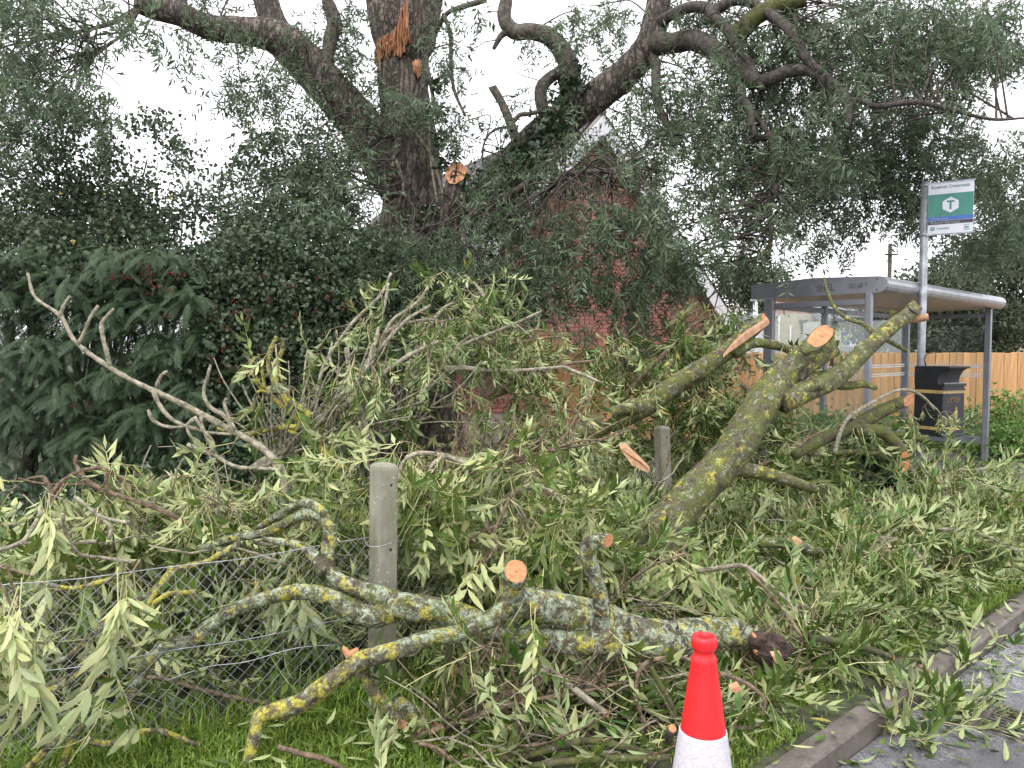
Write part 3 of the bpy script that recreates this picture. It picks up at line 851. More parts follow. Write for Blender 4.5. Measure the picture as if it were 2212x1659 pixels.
bg = thing('bungalow', 'pale rendered bungalow with grey corrugated roof and two white windows beside a blue panel', 'building', W(1835, 800, 24) * (1, 1, 0))
D_ = 24.0; x0, x1 = W(1783, 700, D_)[0], W(1990, 700, D_)[0]; z1 = W(1800, 693, D_)[2]
b_ = B(['render']); box(b_, ((x0 + x1) / 2, D_ + 4, z1 / 2), (x1 - x0, 8, z1)); part('wall', b_, bg)
b_ = B(['tile'])
rz0, rz1 = z1 - .02, W(1840, 652, D_ + 3)[2]
prism(b_, [(x0 - .25, D_ - .35, rz0), (x1 + .3, D_ - .35, rz0), (x1 + .3, D_ + 4, rz1), (x0 + .9, D_ + 4, rz1)], (0, .1, -.06))
rf = part('roof', b_, bg)
k = 0
xx = x0 - .1
while xx < x1:
    b_ = B(['metal']); q0 = V3(xx, D_ - .34, rz0 + .02); q1 = V3(min(max(xx, x0 + .9), x1), D_ + 4, rz1 + .02)
    cyl(b_, q0, q1, .035, sides=5); part('roof_rib', b_, rf); xx += .27
def window(parent, xa, ya, xb, yb, D, bars):
    p, q = W(xa, ya, D), W(xb, yb, D); cx, cz = (p[0] + q[0]) / 2, (p[2] + q[2]) / 2; w_, h_ = q[0] - p[0], p[2] - q[2]
    f = B(['white'])
    for sx in (-1, 1): box(f, (cx + sx * (w_ / 2 - .03), D - .04, cz), (.07, .08, h_))
    for sz in (-1, 1): box(f, (cx, D - .043, cz + sz * (h_ / 2 - .03)), (w_, .08, .07))
    box(f, (cx, D - .041, cz + h_ * .2), (w_, .07, .06))
    for t in bars: box(f, (cx + t * w_, D - .039, cz), (.06, .07, h_))
    box(f, (cx, D - .06, cz - h_ / 2 - .02), (w_ + .14, .14, .05))
    fo = part('window', f, parent)
    g_ = B(['dark_pane']); box(g_, (cx, D - .012, cz), (w_ - .02, .02, h_ - .02)); part('pane', g_, fo)
window(bg, 1787, 717, 1814, 752, D_, (0,)); window(bg, 1834, 716, 1854, 748, D_, (.18,))
p, q = W(1815, 717, D_), W(1833, 742, D_)
b_ = B(['bluedoor']); box(b_, ((p[0] + q[0]) / 2, D_ - .02, (p[2] + q[2]) / 2), (q[0] - p[0], .04, p[2] - q[2])); part('blue_panel', b_, bg)
b_ = B(['beige']); box(b_, (x1 + 2.2, D_ + 2, 1.6), (3.6, 3, 3.2)); part('extension', b_, bg)

pf = thing('picket_fence', 'low grey slatted fence in front of the pale buildings', 'fence', (W(1680, 760, 20)[0], 20, 0))
b_ = B(['grey_slat']); box(b_, (0, 0, 0), (.085, .02, 1.72), None, bev=.004); sme = b_.mesh('slat')
x = W(1640, 760, 20)[0]
while x < W(1965, 760, 20)[0]:
    inst('slat', sme, pf, (x, 20 + RNG.normal(0, .004), .86 + RNG.normal(0, .01))); x += .105
b_ = B(['grey_slat'])
box(b_, (W(1800, 760, 20)[0], 20.04, 1.45), (4.3, .04, .08)); box(b_, (W(1800, 760, 20)[0], 20.04, .5), (4.3, .04, .08)); part('rail', b_, pf)

b_ = B(['white']); t0 = W(1625, 690, 17)
ws = thing('white_shed', 'small white gabled shed roof glimpsed between the house and the shelter', 'shed', (t0[0], 17.5, 0))
p0, p1, p2 = W(1600, 702, 17), W(1629, 686, 17), W(1660, 702, 17)
prism(b_, [(p0[0], 17, 0), (p2[0], 17, 0), p2, p1, p0], (0, 2, 0)); part('wall', b_, ws)
b_ = B(['metal_roof']); prism(b_, [p0 + V3(-.1, -.1, -.03), p1 + V3(0, -.1, .06), p2 + V3(.1, -.1, -.03), p2 + V3(.1, -.1, .03), p1 + V3(0, -.1, .13), p0 + V3(-.1, -.1, .03)], (0, 2.3, 0)); part('roof', b_, ws)
b_ = B(['white']); q = W(1632, 650, 16); cyl(b_, (q[0], 16, 0), (q[0], 16, q[2]), .05, sides=10)
box(b_, (q[0] + .1, 16, q[2] + .02), (.4, .12, .07), bev=.02)
top('lamp_post', b_, 'white lamp post rising beside the shed and the house corner', 'lamp post')

tp = thing('telegraph_pole', 'thin dark telegraph pole with wires standing against the sky beyond the shelter', 'pole', (W(1923, 700, 30)[0], 30, 0))
q = W(1923, 526, 30)
b_ = B(['twig_dark']); cyl(b_, (q[0], 30, 0), q, .10, .075, 10); part('pole', b_, tp)
b_ = B(['twig_dark']); box(b_, q + V3(0, -.11, -.45), (.5, .06, .07)); part('cross_arm', b_, tp)
for k, (a, z_) in enumerate([(1780, 590), (1770, 577), (1760, 610)]):
    b_ = B(['wire']); e = W(1700 - 20 * k, z_ + 12, 55)
    P = cat_rom([q + V3(-.1 + .1 * k, 0, -.5 - .12 * k), (q + e) / 2 + V3(0, 0, -.5), e], 6); V, F, _ = tube_vf(P, np.full(len(P), .012), 4); b_.add(V, F); part('wire', b_, tp)
b_ = B(['wire']); e = W(1975, 640, 30); cyl(b_, q + V3(0, 0, -.4), (e[0], 30, e[2] - 2), .012, sides=4); part('stay_wire', b_, tp)

# ================================================================== BUS SHELTER
SO = np.array((3.70, 7.70, 0)); es = nrm((.73, .683, 0)); eb = np.array((-es[1], es[0], 0.0)); SLN, SDP = 4.25, 1.10
def sh(s, b_, z): return SO + es * s + eb * b_ + UP * z
Rs = np.stack([es, eb, UP], 1)
shel = thing('bus_shelter', 'grey metal and glass bus shelter with a rounded roof edge', 'bus shelter', sh(SLN / 2, .5, 0))
RZ = 2.2
def post(s, b_, w1, w2, z1=RZ):
    q = B(['metal']); box(q, sh(s, b_, z1 / 2), (w1, w2, z1 - .002), Rs, bev=.006); part('post', q, shel)
post(0, 0, .06, .06); post(SLN, 0, .075, .075); post(0, SDP, .075, .11); post(SLN / 3, SDP, .07, .06); post(2 * SLN / 3, SDP, .07, .06); post(SLN, SDP, .075, .10)
# roof: profile across the depth, pushed along the length
pr = []
R_ = .083
for a in np.linspace(-math.pi / 2, math.pi / 2, 9): pr.append((-.10 - R_ * math.cos(a), RZ + R_ + R_ * math.sin(a)))
pr += [(.6, RZ + 2 * R_ + .03), (1.33, RZ + 2 * R_), (1.33, RZ)]
q = B(['metal_roof', 'metal']); prism(q, [sh(.012, a, z) for a, z in pr], es * (SLN + .1)); roof_s = part('roof', q, shel)
q = B(['metal']); prism(q, [sh(-.012, a, z) for a, z in [(x_ * 1.0 + (0 if x_ > 0 else .004), z_) for x_, z_ in pr]], es * .022)
fas = part('fascia', q, shel)
Uf, Vf = -eb, UP       # reading direction on the near end, seen from the camera
def fa(b_, z): return sh(-.0125, b_, z)
q = B(['ghost_patch']); prism(q, [fa(.62, 2.245), fa(.33, 2.245), fa(.33, 2.325), fa(.62, 2.325)], es * -.002); part('worn_patch', q, fas)
q = B(['ghost_patch']); prism(q, [fa(.22, 2.26), fa(.07, 2.26), fa(.07, 2.31), fa(.22, 2.31)], es * -.002); part('worn_patch', q, fas)
q = B(['ghost_print']); text(q, 'SHEL', fa(.55, 2.25) - es * .001, Uf, Vf, .065, .19, lift=.004); part('lettering', q, fas)
q = B(['ghost_print']); text(q, '05168', fa(.20, 2.262) - es * .001, Uf, Vf, .044, .135, lift=.004); part('lettering', q, fas)
q = B(['ghost_print'])
for bz in ((-.08, 2.23), (-.08, 2.34), (1.28, 2.24), (.03, 2.30)): cyl(q, fa(*bz), fa(*bz) - es * .006, .009, sides=8)
part('bolts', q, fas)
# glass panels, rails, stripes
def panel(s0, b0, s1, b1, z0, z1):
    a, c = sh(s0, b0, 0), sh(s1, b1, 0); d = c - a; L = np.linalg.norm(d)
    q = B(['glass']); box(q, (a + c) / 2 + UP * (z0 + z1) / 2, (L, .008, z1 - z0), frame(d)); po = part('glass_panel', q, shel)
    q = B(['metal']); box(q, (a + c) / 2 + UP * (z0 - .055), (L, .04, .11), frame(d), bev=.004); part('rail', q, shel)
    q = B(['metal']); box(q, (a + c) / 2 + UP * (z1 + .03), (L, .035, .06), frame(d), bev=.004); part('rail', q, shel)
    return po, nrm(d), a, L
segs = [(0.04, SLN / 3 - .04), (SLN / 3 + .04, 2 * SLN / 3 - .04), (2 * SLN / 3 + .04, SLN - .04)]
for k, (a, c) in enumerate(segs):
    po, d, a0, L = panel(a, SDP, c, SDP, .36, 2.08)
    q = B(['etched'])
    for z in (1.395, 1.365, 1.265, 1.235):
        if k == 1 and z in (1.265, 1.235):
            for s0, s1 in ((0.0, .12), (L - .12, L)): box(q, a0 + d * (s0 + s1) / 2 + UP * z - eb * .0055, (s1 - s0, .003, .016), Rs)
        else: box(q, a0 + d * L / 2 + UP * z - eb * .0055, (L, .003, .016), Rs)
    part('stripes', q, po)
    if k == 1:
        q = B(['etched']); text(q, 'ADSHEL', a0 + d * .16 + UP * 1.17 - eb * .006, d, UP, .17, L - .32, lift=.003); part('lettering', q, po)
po, d, a0, L = panel(SLN, .04, SLN, SDP - .05, .36, 2.08)
q = B(['etched'])
for z in (1.395, 1.365, 1.265, 1.235): box(q, a0 + d * L / 2 + UP * z - es * .0055, (L, .003, .016), frame(d))
part('stripes', q, po)
po, d, a0, L = panel(0, .035, 0, SDP - .05, .36, 2.08)
q = B(['metal']); box(q, sh(SLN / 2, .9, .47), (2.4, .26, .05), Rs, bev=.01)
for s_ in (SLN / 2 - .9, SLN / 2 + .9): box(q, sh(s_, .98, .235), (.06, .06, .44), Rs)
part('bench', q, shel)

# ================================================================== BUS STOP SIGN
PB = W(1981, 1000, 8.2); PB = np.array((PB[0] + .015, 8.2, 0)); pz = W(1990, 396, 8.2)[2]
sg = thing('bus_stop_sign', 'galvanised pole carrying a green and white bus stop flag', 'sign', PB)
q = B(['galv']); cyl(q, PB + V3(0, 0, -.02), PB + UP * pz, .042, sides=20); cyl(q, PB + UP * (pz + .0005), PB + UP * (pz + .012), .044, .03, 20); part('pole', q, sg)
s0 = W(2003, 507, 8.15); s1 = W(2102, 497, 7.93)
U = nrm((s1 - s0) * (1, 1, 0)); SW = np.linalg.norm((s1 - s0)[:2]); zb = s0[2] - .005; SH = W(2003, 397, 8.15)[2] - zb
nf = np.cross(U, UP)       # towards the camera
def sp(u, v): return np.array((s0[0], s0[1], zb)) + U * u * SW + UP * v * SH
Rp = np.stack([U, -nf, UP], 1)
q = B(['white_print']); box(q, sp(.5, .5) - nf * .008, (SW, .014, SH), Rp, bev=.002); pan = part('sign_panel', q, sg)
for v in (0.0, 1.0):
    q = B(['galv']); box(q, sp(.5, v) - nf * .008, (SW + .03, .022, .014), Rp); part('edge_strip', q, sg)
for v in (.02, .98):
    q = B(['galv']); zz = zb + v * SH
    lathe(q, (PB[0], PB[1], zz - .015), [(.0435, 0), (.047, 0), (.047, .03), (.0435, .03)], 20)
    e0 = sp(0, v); box(q, ((PB[0] + e0[0]) / 2, (PB[1] + e0[1]) / 2, zz), (.06, .012, .026), Rp)
    part('bracket', q, sg)
def patch(mat, u0, v0, u1, v1, lift=.001, name='print'):
    q = B([mat]); P = [sp(u0, v0), sp(u1, v0), sp(u1, v1), sp(u0, v1)]
    prism(q, [p_ + nf * (lift - .001) for p_ in P], nf * .0012); return part(name, q, pan)
patch('green_print', 0.005, .345, .995, .775, .001, 'green_field')
patch('blue_print', 0.005, .265, .995, .342, .001, 'blue_strip')
patch('dark_print', 0.005, .19, .995, .258, .001, 'dark_strip')
def poly_patch(mat, pts, lift, name):
    q = B([mat]); prism(q, [sp(*p_) + nf * lift for p_ in pts], nf * .0012); return part(name, q, pan)
hx = [(.5 + .175 * x_, .555 + .150 * y_) for x_, y_ in ((0, 1.02), (.45, .78), (.95, .52), (1.0, .40), (1.0, -.40), (.95, -.52), (.45, -.78), (0, -1.02), (-.45, -.78), (-.95, -.52), (-1, -.40), (-1, .40), (-.95, .52), (-.45, .78))]
poly_patch('white_print', hx, .0026, 'hexagon')
poly_patch('green_print', [(.415, .64), (.415, .605), (.478, .605), (.478, .47), (.522, .47), (.522, .605), (.585, .605), (.585, .64)], .0042, 'letter_t')
def stext(body, u, v, w_, h_, mat, lift=.0028):
    q = B([mat]); text(q, body, sp(u, v), U, UP, h_ * SH, w_ * SW, lift=lift); part('lettering', q, pan)
stext('Ravernet Crossroads', .07, .885, .84, .062, 'green_print')
stext('Ulsterbus', .07, .282, .38, .046, 'white_print')
stext('School Services', .07, .203, .65, .046, 'white_print')
stext('Translink', .20, .093, .29, .04, 'green_print')
poly_patch('green_print', [(.115 + .048 * x_, .112 + .040 * y_) for x_, y_ in ((0, 1), (1, .5), (1, -.5), (0, -1), (-1, -.5), (-1, .5))], .0012, 'emblem')
poly_patch('white_print', [(.095, .128), (.095, .117), (.110, .117), (.110, .088), (.120, .088), (.120, .117), (.135, .117), (.135, .128)], .0026, 'emblem_letter')
# bus symbol and stop number
poly_patch('green_print', [(.80, .145), (.81, .158), (.91, .158), (.92, .145), (.905, .145), (.90, .15), (.82, .15), (.815, .145)], .0012, 'bus_symbol')
poly_patch('green_print', [(.81, .098), (.81, .12), (.91, .12), (.91, .098), (.90, .098), (.90, .09), (.885, .09), (.885, .098), (.835, .098), (.835, .09), (.82, .09), (.82, .098)], .0012, 'bus_symbol')
stext('02274', .80, .05, .13, .026, 'ghost_patch')

# ================================================================== LITTER BIN
BC = W(2035, 945, 7.75); c_ = nrm((.9, .44, 0)); s_ = np.array((-c_[1], c_[0], 0.0))
bz0, bz1 = BC[2], W(2035, 792, 7.75)[2]; BW, BD, BH = .36, .33, bz1 - BC[2]
def bp(u, v, z): return np.array((BC[0], BC[1], bz0)) + c_ * u + s_ * v + UP * z
Rb = np.stack([c_, s_, UP], 1)
bn = thing('litter_bin', 'black litter bin with gold bands strapped to the bus stop pole', 'litter bin', bp(BW / 2, BD / 2, 0))
q = B(['black']); box(q, bp(BW / 2, BD / 2, BH * .375), (BW, BD, BH * .75), Rb, bev=.008)
box(q, bp(BW / 2, -.006, BH * .74), (BW + .012, .02, .03), Rb, bev=.004); box(q, bp(BW / 2, -.004, BH * .67), (BW + .006, .012, .012), Rb)
box(q, bp(BW / 2, BD / 2, .012), (BW + .01, BD + .01, .022), Rb, bev=.004)
part('body', q, bn)
# hood: side profile with a curved throat, open towards the road
pf_ = [(BD, BH * .745), (BD, BH)] + [(-.055, BH)] + [(-.055, BH - .012)]
for a in np.linspace(0, 1, 9): pf_.append((-.05 + (.115) * math.sin(a * math.pi / 2), BH - .02 - (BH * .20) * (1 - math.cos(a * math.pi / 2))))
pf_.append((.065, BH * .745))
q = B(['black']); prism(q, [bp(.001, a, z) for a, z in pf_], c_ * (BW - .002)); part('hood', q, bn)
q = B(['galv']); box(q, bp(BW / 2, -.0, BH * .765), (BW * .9, .004, .006), Rb); part('mouth_trim', q, bn)
for z in (BH * .64, BH * .115):
    q = B(['gold'])
    box(q, bp(BW / 2, -.0015, z), (BW + .004, .003, .034), Rb); box(q, bp(-.0015, BD / 2, z), (.003, BD + .004, .034), Rb); part('gold_band', q, bn)
q = B(['gold']); text(q, 'LITTER', bp(.07, -.001, BH * .49), c_, UP, .05, BW - .15, lift=.002); part('lettering', q, bn)
def pic(pts): 
    q_ = B(['gold']); prism(q_, [bp(.10 + x_ * .16, -.0005, BH * .2 + z_ * .16) for x_, z_ in pts], s_ * -.0012); return q_
q = pic([(.62, .0), (.72, 0), (.74, .42), (.76, .42), (.78, 0), (.88, 0), (.90, .78), (.84, .84), (.66, .84), (.50, .62), (.36, .50), (.40, .44), (.56, .54), (.64, .64)])
mark = part('tidy_symbol', q, bn)
A_ = np.linspace(0, 2 * np.pi, 13)[:-1]
q = pic([(.76 + .085 * math.cos(a), .95 + .085 * math.sin(a)) for a in A_]); part('symbol_head', q, mark)
q = pic([(.02, .46), (.10, .0), (.42, .0), (.50, .46), (.45, .46), (.38, .05), (.14, .05), (.07, .46)]); part('symbol_basket', q, mark)
q = pic([(.2, .2), (.26, .34), (.34, .36), (.36, .26), (.28, .16)]); part('symbol_paper', q, mark)
q = B(['galv']); lathe(q, (PB[0], PB[1], bz0 + .5), [(.0425, 0), (.046, 0), (.046, .04), (.0425, .04)], 18); part('strap', q, bn)
q = B(['twig_dark'])
P = cat_rom([W(2000, 790, 7.95), W(1997, 775, 7.95), W(2003, 765, 7.95), W(2016, 761, 7.95)], 5); V, F, _ = tube_vf(P, np.linspace(.008, .004, len(P)), 6); q.add(V, F, 0, True)
top('broken_twig', q, 'short curved dark twig standing on top of the litter bin', 'twig')

# ================================================================== CONCRETE POSTS AND CHAIN LINK
def conc_post(base, h, w, d, ang, tilt, mat, label):
    t = thing('concrete_post', label, 'post', base, 'concrete fence posts')
    q = B([mat]); pr_ = [(-w / 2, -d / 2), (w / 2, -d / 2), (w / 2, d / 2), (-w / 2, d / 2)]
    bm = bmesh.new(); bmesh.ops.create_cube(bm, size=1); bmesh.ops.scale(bm, vec=(w, d, h), verts=bm.verts); bmesh.ops.translate(bm, vec=(0, 0, h / 2), verts=bm.verts)
    tope = [e for e in bm.edges if all(v.co.z > h * .9 for v in e.verts)]
    bmesh.ops.bevel(bm, geom=tope, offset=.03, segments=3, affect='EDGES', profile=.5)
    ve = [e for e in bm.edges if abs(e.verts[0].co.z - e.verts[1].co.z) > h * .5]
    bmesh.ops.bevel(bm, geom=ve, offset=.008, segments=2, affect='EDGES', profile=.5)
    bmesh.ops.subdivide_edges(bm, edges=[e for e in bm.edges if abs(e.verts[0].co.z - e.verts[1].co.z) > h * .5], cuts=14)
    bmesh.ops.triangulate(bm, faces=bm.faces[:]); bm.verts.index_update()
    V = np.array([v.co[:] for v in bm.verts]); F = np.array([[v.index for v in f.verts] for f in bm.faces]); bm.free()
    R = rotz(ang) @ roty(tilt)
    V = V + np.array([[mnoise.noise(Vector(v * 9)) * .004, mnoise.noise(Vector(v * 9 + V3(5, 5, 5))) * .004, 0] for v in V])
    q.add(V @ R.T + base, F); part('shaft', q, t)
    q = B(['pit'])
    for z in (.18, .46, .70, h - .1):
        c0 = np.array(base) + R @ V3(.012, -d / 2 + .004, z); cyl(q, c0, c0 + R @ V3(0, -.006, 0), .007, sides=8)  # solid near-black discs painting the shade inside wire holes
    part('wire_hole_discs', q, t)
    return t, R
P1 = np.array((-.615, 3.42, -.02))
tp1, R1 = conc_post(P1, 1.10, .10, .10, math.radians(38), math.radians(1.2), 'concrete', 'pale concrete fence post in front of the leaf pile beside the wire mesh')
P2 = np.array((1.33, 6.35, -.02))
tp2, R2 = conc_post(P2, .98, .10, .10, math.radians(25), math.radians(-3), 'concrete_old', 'dark weathered concrete post deeper in the pile below the long mossy limb')

def mesh_span(a, c, h, sag, parent, name):
    a, c = np.array(a, float), np.array(c, float); L = np.linalg.norm((c - a)[:2]); q = B(['wire'])
    nx_ = max(2, int(L / .03))
    def pt(u, v):
        p_ = a + (c - a) * u; dv = sag * math.sin(math.pi * u) * v
        off = .02 * math.sin(u * 9 + v * 3) + .02 * math.sin(u * 23)
        return p_ + V3(off * .3, off, h * v - dv * h)
    pitch = .058; ncol = int(L / pitch); rows = int(h / pitch)
    for dirn in (1, -1):
        for k in range(-rows, ncol + rows):
            pts = []
            for j in range(rows + 1):
                u = (k * pitch + dirn * j * pitch + (0 if dirn > 0 else 0)) / L
                if 0 <= u <= 1: pts.append(pt(u, j / rows) + RNG.normal(0, .0018, 3) + V3(0, .0016 * ((-1) ** j) * dirn, 0))
            if len(pts) > 1:
                V, F, _ = tube_vf(np.array(pts), np.full(len(pts), .00115), 4, cap=False); q.add(V, F, 0, True)
    part(name, q, parent, kind='stuff')
    for v in (.0, .5, 1.0):
        q = B(['wire']); P = np.array([pt(u, v) + V3(0, -.003, 0) for u in np.linspace(0, 1, 20)])
        V, F, _ = tube_vf(P, np.full(len(P), .0021), 5); q.add(V, F, 0, True); part('strand_wire', q, parent)
FD = nrm((-1.25, -.58, 0))
FL = P1 + FD * 2.5
cl = thing('wire_fence', 'galvanised chain-link mesh fence stretched left from the pale concrete post', 'fence', P1)
mesh_span(P1 + V3(-.03, -.05, .03), FL + V3(0, 0, .03), .735, .06, cl, 'wire_mesh')
q = B(['wire'])
P = cat_rom([P1 + V3(-.075, -.02, .755), P1 + V3(-.03, -.10, .735), P1 + V3(.04, -.09, .74), P1 + V3(.085, 0, .76)], 5); V, F, _ = tube_vf(P, np.full(len(P), .002), 5); q.add(V, F, 0, True); part('tie_wire', q, cl)
q = B(['wire'])
P = cat_rom([G(360, 1470, .25), G(450, 1440, .28), W(530, 1430, 3.05), W(640, 1400, 3.1), W(740, 1392, 3.2)], 5); V, F, _ = tube_vf(P, np.full(len(P), .002), 5); q.add(V, F, 0, True); part('loose_wire', q, cl)
cl2 = thing('wire_fence', 'sagging chain-link mesh between the two concrete posts, half buried in leaves', 'fence', P1)
mesh_span(P1 + V3(.05, .03, .02), P2 + V3(-.05, -.03, .02), .70, .15, cl2, 'wire_mesh')

# ================================================================== TRAFFIC CONE
CT = W(1521, 1372, 2.08); cz = ROADZ
cn = thing('traffic_cone', 'red traffic cone with a white reflective sleeve in front of the fallen limb', 'traffic cone', (CT[0], CT[1], cz))
H = CT[2] - cz
def cr(z): return .030 + (H - z) * .137
zs = H - .275
q = B(['red'])
prof = [(0.020, H - .02), (.021, H - .002), (.026, H), (.033, H - .002), (.036, H - .008), (.0365, H - .014), (.0365, H - .030), (.034, H - .037), (.0285, H - .043), (.0280, H - .050), (.031, H - .058), (.037, H - .068)]
prof += [(cr(z) - .004, z) for z in np.linspace(H - .075, .03, 14)]
lathe(q, (CT[0], CT[1], cz), prof, 40); lathe(q, (CT[0], CT[1], cz), [(.001, H - .03), (.018, H - .02)], 24)
part('cone_body', q, cn)
q = B(['sleeve']); lathe(q, (CT[0], CT[1], cz), [(cr(zs) - .0035, zs + .001), (cr(zs) - .001, zs)] + [(cr(z) - .0005, z) for z in np.linspace(zs - .004, .16, 8)] + [(cr(.16) - .004, .158)], 40); part('reflective_sleeve', q, cn)
q = B(['black']); box(q, (CT[0], CT[1], cz + .018), (.40, .40, .036), frame((KS[0], KS[1], 0)), bev=.012); part('base', q, cn)

#@@PART2@@
# ================================================================== VEGETATION HELPERS
def in_ellipse(rng, c):
    cx, cy, rx, ry, D, dD = c[:6]
    a = rng.uniform(0, 2 * np.pi); r_ = math.sqrt(rng.random())
    return W(cx + rx * r_ * math.cos(a), cy + ry * r_ * math.sin(a), D + rng.normal(0, dD * .5))
def clump_leaves(clusters, per, sig, rng, sc=(0.7, 1.3), upb=0.6, minz=0.02):
    """small leaves gathered in clumps inside clusters"""
    lv = Leaves(); ps, ds, us, ss_ = [], [], [], []
    for c in clusters:
        for _ in range(max(1, int(c[6] / per))):
            q = in_ellipse(rng, c); k = per
            P = q + rng.normal(0, sig, (k, 3)) * (1.2, 1.2, .8)
            d = rng.normal(0, 1, (k, 3)); d[:, 2] -= .3
            u = rng.normal(0, .7, (k, 3)); u[:, 2] += upb; u[:, 1] -= .25
            ps.append(P); ds.append(d); us.append(u); ss_.append(rng.uniform(sc[0], sc[1], k))
    P = np.concatenate(ps); ok = P[:, 2] > minz
    lv.p, lv.d, lv.u, lv.s = P[ok], np.concatenate(ds)[ok], np.concatenate(us)[ok], np.concatenate(ss_)[ok]
    return lv
def trace(pts, k=6):
    """[(px, py, D, r_px)] -> points and radii in metres"""
    A = np.array([[*W(x, y, D), r_ * D / FPX] for x, y, D, r_ in pts])
    C_ = cat_rom(A, k); return C_[:, :3], np.maximum(C_[:, 3], .0012)

# ================================================================== STANDING ASH TREE
TD = 9.5
tree = thing('ash_tree', 'big standing ash tree with torn limbs, ivy and a leafy crown over the road', 'tree', W(898, 1027, TD) * (1, 1, 0))
tw = []      # limb samples, for twigs
def tlimb(name, pts, sides=14, bumpy=.12, mat='bark_limb', parent=None, k=6, end=None):
    P, R = trace(pts, k)
    if pts[0][0] > 1300: R = R * 1.2
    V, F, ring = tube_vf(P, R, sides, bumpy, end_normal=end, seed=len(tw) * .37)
    if pts[0][0] > 1400 and mat == 'bark_limb': mat = 'bark_dark'  # right limbs take darker bark: silhouette against the sky put into colour
    q = B([mat]); q.add(V, F, 0, True); o = part(name, q, parent or tree)
    tw.append((P, R)); return o, P, R, ring
trunk, TP, TR, _ = tlimb('trunk', [(905, 1040, 9.5, 118), (900, 880, 9.5, 92), (896, 700, 9.5, 80), (892, 520, 9.5, 72), (893, 400, 9.5, 62), (886, 300, 9.5, 58), (872, 200, 9.5, 53), (866, 110, 9.5, 52), (862, 60, 9.5, 60), (858, 20, 9.5, 62)], 40, .06, 'bark_tree', k=14)
tlimb('limb', [(862, 130, 9.5, 40), (845, 60, 9.5, 44), (835, 0, 9.5, 44), (825, -80, 9.5, 40)], 20, .08, 'bark_tree')
tlimb('limb', [(872, 130, 9.45, 42), (902, 60, 9.45, 40), (922, 0, 9.4, 34), (945, -70, 9.3, 30)], 20, .08, 'bark_tree')
_, LP, LR, _ = tlimb('limb', [(875, 420, 9.4, 50), (820, 330, 9.35, 48), (775, 265, 9.3, 46), (715, 195, 9.2, 42), (640, 115, 9.1, 40), (590, 78, 9.0, 34), (520, 66, 8.9, 28), (450, 58, 8.8, 26), (385, 30, 8.7, 24), (330, 16, 8.6, 24), (290, 5, 8.5, 18)], 22, .10, 'bark_tree', k=9)
tlimb('limb', [(650, 130, 9.1, 30), (600, 70, 9.1, 30), (580, 20, 9.1, 27), (560, -50, 9.1, 24)], 16, .1, 'bark_tree')
tlimb('limb', [(722, 210, 9.15, 24), (708, 140, 9.1, 14), (713, 90, 9.1, 15), (722, 50, 9.1, 16), (705, -5, 9.0, 12)], 12, .12)
tlimb('limb', [(400, 40, 8.7, 14), (390, 0, 8.7, 12), (385, -30, 8.7, 11)], 10)
tlimb('limb', [(300, 20, 8.5, 8), (240, 50, 8.4, 5), (180, 66, 8.2, 4), (120, 80, 8, 3.5), (20, 98, 7.8, 2)], 7)
tlimb('limb', [(296, 26, 8.5, 5), (270, 70, 8.4, 4), (225, 100, 8.2, 3), (170, 120, 8, 2)], 6)
tlimb('limb', [(920, 500, 9.4, 40), (1000, 450, 9.3, 34), (1080, 385, 9.2, 36), (1150, 310, 9.1, 37), (1230, 250, 9.0, 36), (1300, 200, 8.9, 34), (1370, 140, 8.8, 31), (1405, 90, 8.7, 30), (1418, 30, 8.7, 26), (1432, -40, 8.7, 24)], 20, .1, 'bark_tree', k=9)
tlimb('limb', [(1180, 330, 9.0, 26), (1222, 250, 8.9, 25), (1233, 190, 8.85, 23), (1224, 130, 8.8, 21), (1190, 82, 8.75, 19), (1150, 68, 8.7, 17), (1112, 68, 8.7, 17), (1090, 40, 8.7, 15), (1095, -10, 8.7, 13)], 16, .1, k=9)
tlimb('limb', [(1100, 66, 8.7, 9), (1082, 78, 8.7, 7), (1066, 106, 8.7, 4)], 8)
tlimb('limb', [(1190, 300, 8.9, 14), (1168, 210, 8.9, 14), (1180, 175, 8.9, 13), (1222, 148, 8.85, 11)], 10)
dead, P_, R_, rg = tlimb('dead_stub', [(1118, 320, 8.8, 11), (1106, 275, 8.8, 10), (1085, 225, 8.8, 9), (1063, 186, 8.8, 9)], 10, .15, end=(-.3, -.3, 1))
tlimb('twig', [(1106, 268, 8.8, 5), (1122, 249, 8.8, 5), (1142, 246, 8.8, 5), (1168, 240, 8.8, 4)], 6)
tlimb('twig', [(1108, 276, 8.8, 3), (1076, 277, 8.7, 3), (1052, 296, 8.7, 2.5), (1040, 330, 8.7, 2)], 5)
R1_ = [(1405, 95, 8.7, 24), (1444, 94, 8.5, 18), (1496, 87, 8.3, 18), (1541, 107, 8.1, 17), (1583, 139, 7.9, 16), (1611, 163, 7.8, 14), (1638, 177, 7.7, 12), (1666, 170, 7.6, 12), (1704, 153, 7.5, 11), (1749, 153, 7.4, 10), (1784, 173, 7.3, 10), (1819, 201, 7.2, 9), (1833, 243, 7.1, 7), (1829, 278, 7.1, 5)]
tlimb('limb', R1_, 14, .1, k=5)
tlimb('limb', [(1583, 92, 8.0, 13), (1593, 76, 8.0, 17), (1635, 35, 7.9, 16), (1687, 10, 7.8, 15), (1742, -5, 7.7, 14)], 12, .1, 'bark_moss')
tlimb('limb', [(1410, 60, 8.7, 14), (1444, 36, 8.5, 10), (1486, 17, 8.4, 10), (1524, 17, 8.3, 10), (1545, 40, 8.1, 10), (1572, 62, 8, 10), (1593, 104, 7.9, 9), (1618, 139, 7.8, 8), (1649, 194, 7.6, 5)], 10, .1, k=5)
